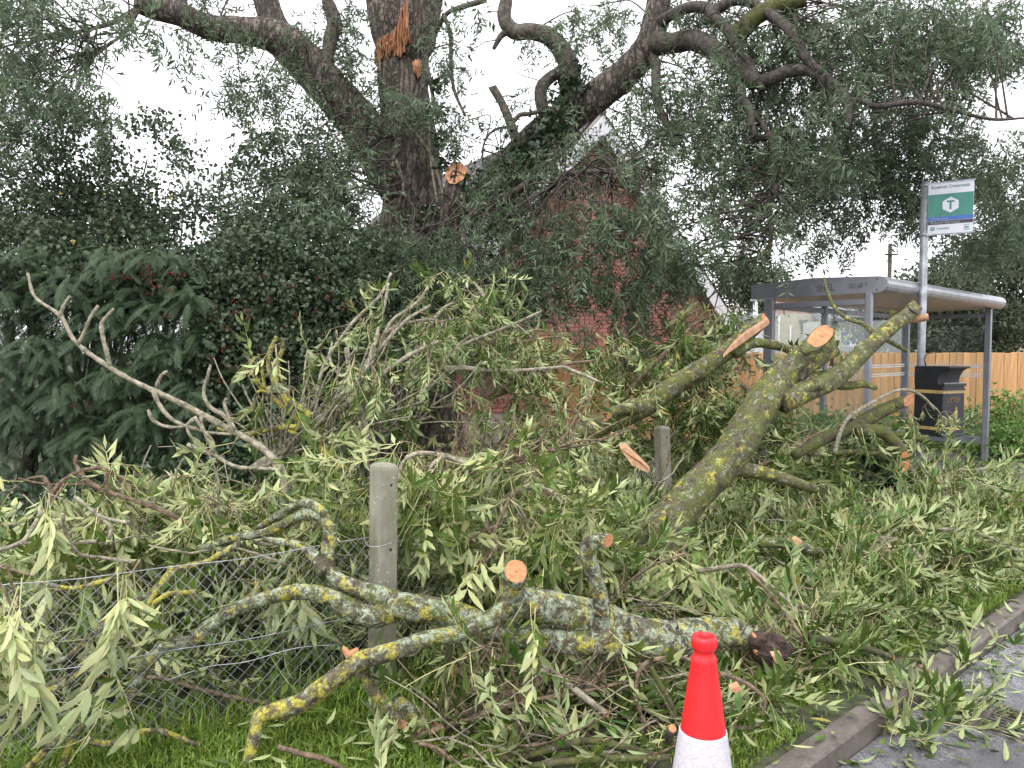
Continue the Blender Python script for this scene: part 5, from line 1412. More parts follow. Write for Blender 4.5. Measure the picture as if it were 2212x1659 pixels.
def kerbgrass(s0, s1, t0, t1, n_, h):
    P = np.array([st(rng.uniform(s0, s1), rng.uniform(t0, t1), -.008) for _ in range(n_)]); blades(P, h * .5, h)
kerbgrass(.4, .8, -.6, -.25, 1500, .05); kerbgrass(1.35, 1.8, -.36, -.2, 500, .045); kerbgrass(2.2, 3.2, -.4, -.14, 2600, .07); kerbgrass(-.4, .25, -.4, -.14, 1200, .05); kerbgrass(.3, 4.5, -.3, -.13, 700, .04)
struct('grass', gr, 'stuff')
wd = B(['weed', 'stalk'])
wl_ = clump_leaves([(2080, 985, 110, 22, 11.8, .5, 1500), (2170, 960, 90, 40, 11.2, .5, 1800), (2120, 930, 110, 40, 12.3, .4, 1600), (2040, 960, 60, 30, 12.2, .4, 900), (2195, 900, 60, 50, 12, .4, 900), (2000, 935, 60, 30, 12.4, .3, 500), (1850, 960, 140, 60, 10.6, .8, 1400), (1760, 950, 70, 60, 9, .5, 900), (2240, 985, 50, 40, 10.6, .5, 700)], 10, .09, rng, (.8, 1.5))
wl_.bake(wd, OVAL, (0, 0)); struct('weeds', wd, 'stuff')
def tall_weed(px, py, D, h, label):
    b0 = np.array((W(px, py, D)[0], D, 0.0)); t = thing('weed_plant', label, 'plant', b0, 'tall weeds by the shelter')
    q = B(['weed', 'stalk']); lv_ = Leaves()
    for k in range(7):
        a = rng.uniform(0, 6.28); top_ = b0 + V3(math.cos(a) * .16, math.sin(a) * .12, h * rng.uniform(.65, 1)); P = cat_rom(np.array([b0 + V3(rng.normal(0, .05), 0, 0), (b0 + top_) / 2 + rng.normal(0, .03, 3), top_]), 5)
        V, F, _ = tube_vf(P, np.linspace(.006, .002, len(P)), 4); q.add(V, F, 1)
        for p_ in P[3:]:
            for _k in range(4): lv_.add(p_, nrm(rng.normal(0, 1, 3) + (0, 0, .2)), np.array((rng.normal(0, .3), -.2, 1)), rng.uniform(.6, 1.0))
    lv_.bake(q, OVAL, (0, 0)); part('stems_and_leaves', q, t, kind='stuff')
tall_weed(2188, 940, 11.2, 1.1, 'tall leafy weed in front of the board fence near the right edge'); tall_weed(2105, 950, 12.2, .85, 'leafy weed seen through the far shelter glass beside the litter bin'); tall_weed(2152, 930, 12.0, .95, 'leafy weed just right of the outer shelter post')
ivb = B(['ivy', 'twig_dark'])
clump_leaves([(1880, 1040, 60, 55, 6.5, .25, 900), (1850, 1000, 60, 50, 6.7, .25, 500), (1920, 1070, 50, 40, 6.4, .2, 420), (1800, 1060, 60, 40, 6.6, .25, 350)], 10, .06, rng, (.7, 1.15), .4).bake(ivb, IVY, (0, 0))
for _ in range(26):
    p_ = in_ellipse(rng, (1870, 1060, 80, 50, 6.45, .2)); P = np.array([p_ + V3(0, 0, .25) + rng.normal(0, .03, 3), p_ + rng.normal(0, .04, 3), p_ - V3(0, 0, .2) + rng.normal(0, .05, 3)]); V, F, _ = tube_vf(cat_rom(P, 4), np.full(9, .004), 4); ivb.add(V, F, 1)
top('ivy_bush', ivb, 'dark glossy ivy clump under the cut limbs beside the bus stop pole', 'ivy')
#@@PART3@@
# ================================================================== FALLEN LIMBS AND BRANCHES
BRN = np.random.default_rng(41)
def strand(D, r0, r1, pts):
    n_ = len(pts); D0, D1 = (D if isinstance(D, tuple) else (D, D))
    rs = r0 if isinstance(r0, (list, tuple)) else np.linspace(r0, r1, n_)
    return [(x, y, D0 + (D1 - D0) * i / max(1, n_ - 1), r_) for i, ((x, y), r_) in enumerate(zip(pts, rs))]
def fallen(name, label, cat, strands, mat='twig_grey', cuts=(), sprays=0, L=.35, nl=6, leaves_as_parts=0, q_=1, group=None, bumpy=.12, sides=8, lmat='leaf', droop=.6, grav=.6, spray_on=None, ok=None, k=6, knob=.0, ls=1.0, stuff_mat='twig'):
    """one fallen limb: traced wood, saw cuts, thin twigs with leaves"""
    first = strands[0][1] if isinstance(strands[0], tuple) else strands[0]; P0, _ = trace(first, 3); base = P0[np.argmin(P0[:, 2])] * (1, 1, 1)
    t = thing(name, label, cat, base, group)
    rings = []; Ps = []
    w = B([mat] if isinstance(mat, str) else list(mat))
    for i, s_ in enumerate(strands):
        mi = 0
        if isinstance(s_, tuple): mi, s_ = s_
        P, R = trace(s_, k)
        if knob: R = R * (1 + knob * BRN.uniform(-.6, 1, len(R)))
        nn = None
        for c_i, nv, *_ in cuts:
            if c_i == i: nn = nv
        big = R.max() > .012
        V, F, ring = tube_vf(P, R, sides if big else 6, bumpy if big else bumpy * .8, end_normal=nn, seed=i * 1.7); w.add(V, F, mi, True)
        rings.append(ring); Ps.append(P)
    part('wood', w, t)
    for c in cuts:
        i, nv = c[:2]; mt = c[2] if len(c) > 2 else 'cut'
        q = B([mt]); V, F = disc_vf(rings[i], nv, .003, .93 if mt == 'cut' else 1.05, 0 if mt == 'cut' else .02); q.add(V, F); part('cut_end' if mt == 'cut' else 'torn_end', q, t)
    if sprays:
        f = B([lmat, 'stalk', stuff_mat]); lv = Leaves()
        idx = list(range(len(Ps))) if spray_on is None else list(spray_on)
        for _ in range(sprays):
            P = Ps[idx[int(BRN.integers(len(idx)))]]; j = int(BRN.uniform(.3, 1.0) * (len(P) - 2)); tg = nrm(P[j + 1] - P[j])
            d = nrm(tg * BRN.uniform(-.1, 1.0) + rdir(BRN) * .9)
            spray(f, lv, P[j], d, L * BRN.uniform(.6, 1.3), max(2, int(nl * BRN.uniform(.6, 1.4))), BRN, r0=.0038, grav=grav, leafdroop=droop, flip=.45, steps=5, mi=2, sides=4, ls=ls, ok=ok)
        if leaves_as_parts:
            order = np.argsort([p_[1] for p_ in lv.p])[:leaves_as_parts]; keep = set(order.tolist())
            for j in order: one_leaf(t, lv.p[j], lv.d[j], lv.u[j], lv.s[j], lmat)
            lv.p, lv.d, lv.u, lv.s = ([v for j, v in enumerate(a) if j not in keep] for a in (lv.p, lv.d, lv.u, lv.s))
        lv.bake(f, WILT[q_], (0, 1)); part('twigs_and_leaves', f, t, kind='stuff')
    return t
_lme = {}
def one_leaf(t, p, d, u, s, lmat='leaf'):
    k = int(BRN.integers(8)); key = (k, lmat)
    if key not in _lme:
        b_ = B([lmat, 'stalk']); V, F, MI = WILT[2][k]; b_.add(V, F, MI); _lme[key] = b_.mesh('leaf')
    y = nrm(d); x = nrm(np.cross(y, u)); z = np.cross(x, y)
    inst('leaf', _lme[key], t, p, np.stack([x, y, z], 1) * s)
S = strand
CAM = V3(0, -1, .25)
# the big lichen-covered limb in front
fallen('fallen_limb', 'thick lichen-crusted fallen limb lying across the front, rotten broken end beside the cone', 'fallen limb', [
  S((3.42, 3.1), [24, 30, 34, 40, 43, 41, 37, 34, 31], 0, [(1630, 1392), (1590, 1368), (1530, 1368), (1465, 1380), (1385, 1378), (1300, 1342), (1215, 1318), (1140, 1304), (1095, 1300)]),
  S((3.15, 3.2), [36, 28, 26, 27, 28, 30, 27], 0, [(1345, 1385), (1230, 1386), (1140, 1378), (1060, 1357), (985, 1328), (890, 1312), (840, 1306)]),
  S((3.2, 3.3), [22, 20, 18, 16, 15, 15, 13], 0, [(860, 1300), (800, 1280), (745, 1262), (716, 1240), (708, 1205), (712, 1165), (716, 1130)]),
  S((3.18, 3.05), [26, 24, 22, 18, 17, 16, 15, 15, 14, 14, 13, 11, 10], 0, [(850, 1320), (800, 1332), (755, 1318), (715, 1292), (660, 1278), (590, 1288), (520, 1312), (451, 1354), (416, 1385), (368, 1392), (326, 1423), (303, 1462), (270, 1530)]),
  S((3.15, 3.0), [36, 31, 28, 27, 26], 0, [(1100, 1318), (1103, 1290), (1106, 1268), (1111, 1248), (1115, 1235)]),
  S((3.15, 3.1), [19, 18, 17, 18, 18, 17, 16], 0, [(1300, 1325), (1297, 1290), (1286, 1250), (1270, 1200), (1273, 1178), (1292, 1168), (1314, 1168)]),
  S((3.3, 3.6), [13, 13, 12, 11, 10, 9, 8], 0, [(714, 1150), (697, 1118), (659, 1111), (618, 1131), (569, 1152), (500, 1163), (434, 1186)]),
  S((3.3, 3.6), [9, 10, 10, 9, 7], 0, [(700, 1108), (680, 1093), (650, 1088), (600, 1114), (560, 1140)]),
  S((3.22, 3.4), [14, 13, 11, 9, 6], 0, [(700, 1238), (683, 1205), (659, 1184), (618, 1172), (570, 1165)]),
 ], 'bark_lichen', cuts=((4, (.12, -.82, .55)), (5, (.75, -.65, -.05))), bumpy=.13, sides=26, k=8)
rt = thing('rotten_wood', 'dark crumbling rotten heartwood spilling from the broken end of the front limb', 'rotten wood', W(1665, 1425, 3.35))
q = B(['bark_rot'])
for dx, dy, r_ in ((0, 0, 34), (-20, -18, 22), (22, 4, 22), (12, -16, 18), (32, -2, 14), (-6, 16, 20)):
    c0 = W(1658 + dx, 1402 + dy, 3.36); V, F, _ = tube_vf(cat_rom(np.array([c0 + V3(-.05, .02, 0), c0 + V3(-.01, -.015, .004), c0 + V3(.03, 0, -.006), c0 + V3(.055, .02, -.012)]), 3), np.array([.3, .6, .85, 1, 1, .95, .85, .7, .5, .2]) * r_ * 3.36 / FPX, 10, .5, seed=dx); q.add(V, F)
part('core', q, rt)
for dx, dy in ((-22, -20), (-18, -4), (-20, 12)):
    q = B(['torn']); c0 = W(1652 + dx, 1395 + dy, 3.33); box(q, c0, (.03, .014, .035), rotz(.6) @ roty(dx * .1) @ rotx(dy * .1), bev=.004); part('torn_piece', q, rt)
# yellow branch
fallen('fallen_branch', 'yellow lichen-covered branch angling down in front of the concrete post to the grass', 'branch', [
  (1, S((3.05, 2.945), [19, 18, 17, 18, 18.5, 19], 0, [(1098, 1305), (1070, 1332), (1043, 1347), (991, 1368), (921, 1381), (852, 1406)])),
  S((2.955, 2.78), [17.5, 19, 20, 21, 22, 21, 19, 15, 14, 14, 13, 12], 0, [(870, 1400), (852, 1406), (782, 1426), (729, 1461), (687, 1492), (652, 1518), (595, 1536), (560, 1549), (553, 1576), (545, 1610), (537, 1650), (528, 1720)]),
  S((3.0, 2.95), [9, 12, 14, 13, 12], 0, [(660, 1505), (640, 1520), (625, 1535), (618, 1545), (615, 1550)]),
  S((3.03, 3.0), [12, 13, 13, 12, 11], 0, [(781, 1447), (800, 1486), (831, 1517), (850, 1540), (862, 1556)]),
 ], ('bark_yellow', 'bark_lichen'), bumpy=.16, sides=20, k=8)
q = B(['torn']); c0 = W(752, 1414, 2.95)
prism(q, [W(738, 1402, 2.95), W(752, 1414, 2.95), W(768, 1406, 2.95), W(772, 1410, 2.95), W(760, 1424, 2.95), W(748, 1424, 2.95)], (0, .03, .004)); top('wood_splinter', q, 'small pale torn splinter sticking up behind the yellow branch', 'splinter')
fallen('fallen_limb', 'short dark limb on the grass below the post with an orange torn end', 'fallen limb', [
  S((3.2, 3.02), [20, 22, 24, 24, 22], 0, [(858, 1520), (880, 1540), (905, 1560), (925, 1575), (935, 1582)]),
 ], 'bark_lichen', cuts=((0, (.35, -.85, .1), 'torn'),), sides=18)
q = B(['split']); prism(q, [W(850, 1562, 3.0), W(862, 1580, 3.0), W(885, 1597, 3.0), W(915, 1602, 3.0), W(918, 1588, 3.0), W(885, 1578, 3.0), W(865, 1566, 3.0)], (0, .03, .01)); top('wood_splinter', q, 'long pale slab of split wood on the grass beside the torn orange end', 'splinter')
# the big leaning limb
fallen('fallen_limb', 'massive mossy limb leaning up to the right with sawn stubs at its top', 'fallen limb', [
  S((4.6, 5.4), [50, 50, 44, 41, 39, 38, 37, 36, 35, 32], 0, [(1405, 1215), (1425, 1165), (1455, 1115), (1505, 1060), (1560, 1005), (1600, 950), (1625, 905), (1650, 865), (1675, 835), (1700, 800)]),
  S((5.35, 5.45), [28, 23, 21, 20, 20], 0, [(1690, 815), (1720, 780), (1745, 755), (1765, 735), (1773, 726)]),
  S((5.4, 5.6), [26, 25, 24, 22], 0, [(1705, 815), (1740, 785), (1780, 758), (1806, 742)]),
  S((5.2, 6.2), [24, 24, 22, 20, 18, 16, 15, 15, 14], 0, [(1690, 870), (1740, 845), (1790, 825), (1830, 795), (1880, 745), (1930, 702), (1958, 683), (1972, 668), (1982, 657)]),
  S((4.95, 5.0), [18, 16, 14, 12, 8], 0, [(1585, 1010), (1630, 1018), (1680, 1030), (1725, 1045), (1765, 1058)]),
  S((6.0, 6.0), [8, 8, 9], 0, [(1940, 694), (1930, 680), (1932, 672)]),
  S((5.25, 5.3), [17, 15, 12], 0, [(1700, 860), (1745, 838), (1775, 832)]),
  S((5.6, 5.7), [14, 10, 8, 5], 0, [(1790, 826), (1830, 833), (1865, 830), (1892, 838)]),
  S((5.8, 6.3), [7, 5, 4, 3.5, 3, 2.5], 0, [(1888, 720), (1865, 700), (1830, 688), (1803, 665), (1788, 630), (1780, 600)]),
  S((5.9, 6.1), [6, 5, 4], 0, [(1905, 730), (1930, 742), (1958, 758)]),
 ], 'bark_mid', cuts=((1, (.05, -.75, .66)), (2, (.85, -.35, .3), 'cut'), (3, (.4, -.6, .68)), ), bumpy=.10, sides=28, k=8)
fallen('wood_splinter', 'pale split stub poking right from the tip of the mossy limb beside the sign pole', 'splinter', [S((6.1, 6.05), [7, 8, 8], 0, [(1962, 692), (1985, 688), (2005, 685)])], 'split', cuts=((0, (.9, -.4, .1)),), bumpy=.05)
# long limb with peeled strip
fallen('fallen_limb', 'long mossy limb rising from the pile toward the shelter, torn pale strip along its tip', 'fallen limb', [
  S((6.2, 6.6), [18, 22, 24, 24, 24, 22, 21, 19, 17, 15], 0, [(1165, 938), (1205, 946), (1262, 932), (1330, 905), (1400, 872), (1465, 828), (1525, 790), (1575, 755), (1620, 715), (1652, 690)]),
  S((6.45, 6.5), [12, 11, 10, 9, 9], 0, [(1585, 765), (1625, 742), (1665, 744), (1695, 752), (1706, 757)]),
  S((6.25, 6.2), [14, 13, 12], 0, [(1375, 880), (1340, 885), (1312, 897)]),
  S((6.4, 6.5), [9, 8, 7, 7], 0, [(1450, 840), (1440, 800), (1446, 785), (1452, 780)]),
 ], 'bark_mid', cuts=((0, (.7, -.55, .45)), (2, (-.8, -.6, .1), 'torn')), bumpy=.1, sides=18, sprays=7, L=.3, nl=6, spray_on=(0, 1), droop=1.1)
q = B(['split']); prism(q, [W(1562, 772, 6.35), W(1572, 764, 6.35), W(1662, 700, 6.45), W(1657, 692, 6.45), W(1610, 722, 6.4), W(1584, 745, 6.37)], V3(.01, .03, .03)); top('wood_splinter', q, 'long pale peeled strip hanging from the tip of the long mossy limb', 'splinter')
q = B(['split']); prism(q, [W(1340, 970, 5.6), W(1352, 966, 5.6), W(1385, 998, 5.55), W(1404, 1017, 5.55), W(1398, 1021, 5.55), W(1366, 1006, 5.55)], V3(0, .05, .03)); top('wood_splinter', q, 'flat orange slab of split wood lying in the pile left of the weathered post', 'splinter')
q = B(['split']); prism(q, [W(1316, 948, 5.9), W(1321, 935, 5.9), W(1326, 938, 5.9), W(1321, 957, 5.9)], V3(0, .02, .01)); top('wood_splinter', q, 'tiny upright chip of wood under the long mossy limb', 'splinter')
q = B(['split']); prism(q, [W(1705, 1170, 4.4), W(1722, 1164, 4.4), W(1734, 1172, 4.4), W(1722, 1180, 4.4)], V3(0, .03, .01)); top('wood_chip', q, 'orange wood chip lying on the leaves below the leaning limb', 'wood chip')
q = B(['split']); prism(q, [W(1668, 1418, 3.2), W(1688, 1416, 3.2), W(1694, 1430, 3.2), W(1676, 1434, 3.2)], V3(0, .03, .01)); top('wood_chip', q, 'pale wood chip just below the rotten heartwood', 'wood chip')
q = B(['torn']); prism(q, [W(1578, 1490, 2.9), W(1596, 1482, 2.9), W(1602, 1490, 2.9), W(1588, 1498, 2.9)], V3(0, .03, .006)); top('wood_chip', q, 'reddish bark flake on the ground right of the cone', 'wood chip')
# limbs at the right beside the pole
fallen('fallen_limb', 'forked dark limb ending beside the litter bin with two orange sawn ends', 'fallen limb', [
  S((6.0, 6.5), [10, 13, 15, 16, 15, 13, 12], 0, [(1715, 985), (1765, 955), (1815, 932), (1855, 915), (1895, 893), (1935, 874), (1962, 865)]),
  S((6.2, 6.1), [15, 14, 13, 14, 14], 0, [(1845, 930), (1900, 932), (1932, 955), (1948, 982), (1953, 1000)]),
  S((6.4, 6.5), [8, 8, 8, 8], 0, [(1905, 935), (1940, 942), (1975, 946), (2006, 948)]),
  S((6.0, 6.1), [5, 6, 6, 5], 0, [(1800, 980), (1840, 976), (1880, 980), (1902, 978)]),
 ], 'bark_moss', cuts=((0, (.6, -.8, .15)), (1, (.15, -.9, -.1)), (2, (.9, -.3, .1)), (3, (.9, -.4, .1))), bumpy=.1, sides=16, sprays=9, L=.3, nl=5, spray_on=(0,), droop=1.0)
q = B(['split']); prism(q, [W(1936, 1030, 5.95), W(1944, 1012, 5.95), W(1956, 1014, 5.95), W(1948, 1034, 5.95)], V3(0, .03, .005)); top('wood_splinter', q, 'pale strip of wood hanging below the lower sawn end by the pole', 'splinter')
fallen('fallen_branch', 'slender grey branch arching over the bin with drooping leaves at its tip', 'branch', [
  S((6.0, 6.6), [5, 4.5, 4, 4, 3.5, 3, 3, 2.5], 0, [(1803, 980), (1815, 935), (1835, 900), (1880, 872), (1925, 848), (1960, 842), (1995, 858), (2018, 885)]),
  S((6.2, 6.4), [3, 2.5, 2], 0, [(1835, 900), (1880, 915), (1905, 925)]),
 ], 'twig_grey', sprays=0)
fallen('fallen_branch', 'leafy twig tip hanging in front of the litter bin', 'branch', [S((6.6, 6.7), [2.5, 2, 1.6, 1.2], 0, [(1990, 856), (2010, 872), (2028, 890), (2036, 915)])], 'twig_grey', sprays=6, L=.12, nl=2, leaves_as_parts=8, ls=.62, droop=1.1)
# ---- bare and leafy branches at the left and middle
fallen('fallen_branch', 'long bare grey-brown branch reaching up to the far left in front of the cypress', 'branch', [
  S((4.4, 4.2), [2.5, 3, 3.8, 4.2, 5, 5.5, 6, 6.4, 6.8, 7.6, 8, 8.5, 8], 0, [(60, 590), (76, 642), (130, 682), (163, 738), (225, 786), (290, 824), (350, 852), (420, 886), (500, 930), (558, 962), (598, 1002), (615, 1050), (612, 1090)]),
  S(4.3, 4, 3, [(130, 682), (138, 660), (152, 640)]), S(4.3, 4, 3, [(168, 744), (182, 718), (194, 688), (212, 660)]),
  S(4.3, 5, 3, [(238, 790), (226, 745), (219, 702), (232, 682), (246, 667)]), S(4.3, 4, 3, [(337, 837), (347, 813), (361, 802)]),
  S(4.25, 5, 3, [(330, 842), (343, 872), (368, 903), (402, 920), (450, 934), (500, 938)]), S(4.25, 4, 3, [(320, 885), (333, 910), (368, 923), (402, 920)]),
  S(4.25, 5, 3, [(505, 932), (486, 900), (455, 880), (440, 850), (448, 815), (455, 788)]), S(4.2, 4, 3, [(508, 928), (494, 900), (485, 872), (490, 860)]),
  S(4.2, 4, 3, [(420, 900), (440, 930), (460, 955), (455, 985), (470, 1000)]), S(4.2, 5, 4, [(405, 960), (440, 975), (465, 985), (510, 1008), (560, 1012), (610, 1015)]),
  S(4.2, 4, 3, [(418, 905), (404, 922), (420, 955), (450, 975)]), S(4.2, 3.5, 3, [(434, 900), (437, 920), (448, 950), (462, 978)]),
 ], 'twig_grey', knob=.22, sprays=3, L=.15, nl=2, leaves_as_parts=2)
fallen('fallen_branch', 'yellow-lichened candelabra of upright twigs left of centre', 'branch', [
  S((4.5, 4.6), [9, 8, 7.5, 7, 6, 5, 4.5, 4], 0, [(745, 1015), (701, 975), (667, 927), (641, 902), (593, 863), (559, 830), (545, 800), (541, 776)]),
  S(4.5, 7, 4, [(665, 920), (662, 889), (624, 867), (593, 828), (580, 790), (585, 755), (598, 727)]), S(4.5, 6, 4, [(636, 895), (615, 862), (598, 828), (598, 790), (610, 752), (612, 730)]),
  S(4.5, 5, 3, [(560, 832), (552, 810), (556, 780), (560, 765)]), S(4.5, 4, 3, [(572, 838), (568, 815), (566, 790), (572, 775)]),
  S(4.5, 6, 5, [(667, 923), (602, 923), (537, 938), (494, 932), (470, 925)]), S(4.5, 4, 3, [(560, 900), (548, 870), (560, 845), (590, 850)]), S(4.5, 5, 3, [(600, 900), (625, 930), (660, 945), (700, 960)]),
  S(4.6, 5, 4, [(740, 1010), (760, 990), (776, 1020), (776, 1060), (760, 1100), (730, 1130)]),
 ], 'bark_yellow', knob=.25, sprays=5, L=.2, nl=3, leaves_as_parts=8, spray_on=(2, 1), lmat='leaf_lit')
fallen('fallen_branch', 'long pale branch rising diagonally to the right across the middle of the pile', 'branch', [
  S((4.5, 5.2), [11, 10.5, 10, 9.5, 9, 8.5, 8, 7, 6, 5, 4, 3], 0, [(545, 1015), (600, 980), (650, 945), (700, 910), (762, 867), (814, 841), (865, 819), (915, 802), (990, 795), (1060, 800), (1130, 800), (1216, 792)]),
  S((5.2, 5.2), [4, 3.5, 2.5], 0, [(1216, 792), (1265, 812), (1302, 828)]),
  S(4.6, [6, 7, 7, 6, 6, 5, 5], 0, [(792, 1010), (790, 960), (788, 914), (770, 863), (755, 824), (752, 785), (749, 750)]),
  S((4.6, 4.8), 6, 3, [(757, 826), (790, 800), (803, 760), (815, 720), (830, 660), (840, 612)]), S((4.6, 4.9), 6, 3, [(762, 867), (822, 811), (883, 768), (930, 745), (972, 728)]),
  S((4.6, 4.9), 6, 3, [(690, 915), (740, 850), (790, 790), (840, 730), (880, 690), (930, 660)]), S((4.7, 5), 5, 2.5, [(640, 960), (690, 905), (730, 850), (745, 820)]),
  S((4.6, 4.8), 4, 2.5, [(755, 824), (725, 800), (712, 770), (718, 740)]), S((4.8, 5), 4, 2.5, [(830, 720), (870, 700), (930, 690), (960, 700)]),
  S((4.9, 5.1), 4, 2.5, [(865, 819), (930, 790), (1000, 745), (1060, 720), (1110, 700), (1170, 672)]), S((4.9, 5.0), 4, 3, [(1060, 668), (1045, 640), (1028, 615), (1005, 595)]),
  S((4.9, 5), 5, 2.5, [(800, 780), (830, 725), (850, 690), (900, 655), (925, 620), (935, 600)]), S((4.7, 5.0), 5, 3, [(600, 985), (640, 930), (680, 870), (700, 790), (760, 700), (820, 640), (845, 590)]),
 ], 'twig_grey', knob=.15, sprays=50, L=.26, nl=5, ls=.72, leaves_as_parts=60, spray_on=(3, 4, 5, 8, 9, 10, 11, 12, 0, 2), lmat='leaf', droop=1.3)
def fan(n_, stem, D0, D1, bias, r0=7, spread=.5, Lr=(90, 260)):
    main = S((D0, D1), r0, r0 * .4, stem); A = cat_rom(np.array(main), 8); out = [main]
    for _ in range(n_):
        o = A[int(BRN.uniform(.08, .98) * (len(A) - 1))]; a = BRN.normal(bias, spread); L_ = BRN.uniform(*Lr); P = [(o[0], o[1])]
        for k in range(5):
            a += BRN.normal(0, .16); P.append((P[-1][0] + math.sin(a) * L_ / 5, P[-1][1] - math.cos(a) * L_ / 5))
        q0 = min(o[3] * .8, BRN.uniform(2, 3.8)); out.append(S((o[2], o[2] + BRN.normal(.02, .22)), q0, q0 * .5, P))
    return out
fallen('fallen_branch', 'tangle of thin bare and leafy twigs fanning up from the left-centre of the pile', 'branch', fan(64, [(560, 1010), (640, 975), (740, 950), (830, 930), (930, 900)], 4.5, 4.9, .3), 'twig_grey', knob=.2, sprays=24, L=.2, nl=4, droop=1.4, ls=.72)
fallen('fallen_branch', 'thin brown twigs crossing above the leaves right of the post', 'branch', fan(46, [(870, 1120), (960, 1060), (1060, 1030), (1160, 980), (1270, 960)], 4.4, 4.9, .7, spread=.8, Lr=(70, 200)), 'twig', knob=.2, sprays=18, L=.25, nl=5, droop=1.3, ls=.75)
fallen('fallen_branch', 'thin twigs and leaves spread over the pile behind the wire mesh', 'branch', fan(28, [(600, 1180), (480, 1160), (360, 1170), (240, 1150), (120, 1180)], 3.95, 3.7, -.7, spread=.7, Lr=(60, 200)), 'twig_grey', knob=.2, ok=clear_of_edges, sprays=44, L=.22, nl=5, lmat='leaf_lit', droop=1.3)
fallen('fallen_branch', 'brown twiggy branch spread on the ground below the front limb', 'branch', fan(34, [(880, 1600), (990, 1560), (1110, 1520), (1230, 1500), (1360, 1470)], 2.95, 3.1, .2, r0=8, spread=1.0, Lr=(60, 190)), 'twig', knob=.2, sprays=8, L=.18, nl=4, droop=1.0)
fallen('fallen_branch', 'drooping leafy branch arching right over the top of the pile in front of the trunk', 'branch', [
  S((5.2, 5.3), [6, 5, 4, 3, 3, 2], 0, [(880, 800), (920, 720), (960, 665), (1000, 655), (1040, 680), (1070, 720)]), S(5.3, 4, 2, [(930, 700), (990, 690), (1050, 690), (1110, 700), (1150, 730)]),
 ], 'twig_grey', sprays=30, L=.28, nl=5, ls=.75, leaves_as_parts=14, droop=1.3)
fallen('fallen_branch', 'leafy branch drooping to the right beneath the brick gable', 'branch', [
  S((5.4, 5.5), [7, 6, 5, 4, 3], 0, [(960, 880), (1050, 860), (1130, 830), (1210, 790), (1280, 780)]), S((5.4, 5.5), 5, 2, [(1000, 850), (1080, 760), (1150, 735), (1230, 725)]), S((5.4, 5.3), 5, 2, [(1080, 835), (1160, 870), (1240, 890), (1290, 930)]),
 ], 'twig', sprays=38, L=.3, nl=5, ls=.8, leaves_as_parts=14, droop=1.4)
fallen('fallen_branch', 'leafy branch hanging over the top of the pale concrete post', 'branch', [
  S((3.9, 3.7), [7, 6, 5, 4, 3], 0, [(1020, 1010), (960, 985), (900, 980), (870, 1000), (860, 1040)]), S((3.8, 3.7), 5, 2, [(960, 985), (930, 1010), (930, 1060), (940, 1100)]),
 ], 'twig_grey', sprays=26, L=.25, nl=5, leaves_as_parts=50, lmat='leaf_lit', droop=.9)
fallen('fallen_branch', 'leafy branch cascading down behind the sawn stub of the front limb', 'branch', [
  S((4.1, 3.8), [8, 7, 6, 4, 3], 0, [(1040, 1150), (1090, 1080), (1150, 1050), (1200, 1070), (1225, 1120)]), S((4.0, 3.8), 5, 2, [(1100, 1075), (1130, 1110), (1150, 1160)]),
 ], 'twig_grey', sprays=36, L=.3, nl=6, leaves_as_parts=60, lmat='leaf_lit', droop=.9)
fallen('fallen_branch', 'two pale forked twigs standing in the pile left of the sawn stub', 'branch', [
  S((3.7, 3.9), [5, 5, 4.5, 4, 3.5], 0, [(1040, 1240), (1015, 1185), (995, 1140), (988, 1095), (990, 1060)]), S(3.7, 5, 3.5, [(1040, 1240), (1055, 1180), (1085, 1110), (1110, 1060)]), S(3.7, 4, 3, [(1010, 1170), (1040, 1150), (1085, 1130)]), S(3.7, 5, 4, [(1095, 1220), (1070, 1170), (1045, 1130)]),
 ], 'twig', knob=.15)
fallen('fallen_branch', 'leafy branch rising up in front of the brick wall between the two mossy limbs', 'branch', [
  S((7.0, 7.2), [7, 6, 5, 4, 3], 0, [(1300, 925), (1370, 830), (1440, 760), (1500, 700), (1540, 680)]), S((7.1, 7.2), 5, 2, [(1380, 820), (1350, 770), (1340, 740)]), S((7.1, 7.2), 5, 2, [(1450, 750), (1500, 745), (1560, 740)]),
 ], 'twig', sprays=54, L=.34, nl=6, droop=1.2, leaves_as_parts=6)
fallen('fallen_branch', 'dense leafy branch behind the leaning limb below the shelter', 'branch', [
  S((7.0, 7.1), [9, 8, 6, 4], 0, [(1480, 960), (1540, 900), (1600, 860), (1650, 840)]), S((7.0, 7.1), 6, 3, [(1540, 890), (1500, 850), (1480, 800)]), S((7.0, 6.9), 6, 3, [(1600, 830), (1640, 860), (1680, 900)]),
 ], 'twig', sprays=70, L=.34, nl=6, droop=1.2)
fallen('fallen_branch', 'leafy branch right of the leaning limb in front of the shelter glass', 'branch', [
  S((6.4, 6.6), [7, 6, 5, 3], 0, [(1640, 1010), (1690, 980), (1740, 950), (1790, 930)]), S((6.4, 6.3), 5, 3, [(1690, 980), (1760, 980), (1810, 1010)]),
 ], 'twig', sprays=26, L=.3, nl=6, droop=1.0)
fallen('fallen_branch', 'small upright twig with dark buds standing before the shelter glass', 'branch', [S((5.9, 5.9), [4, 3.5, 3], 0, [(1795, 790), (1800, 765), (1812, 735)])], 'twig_dark', sprays=6, L=.12, nl=3, leaves_as_parts=8, spray_on=(0,), ls=.55)
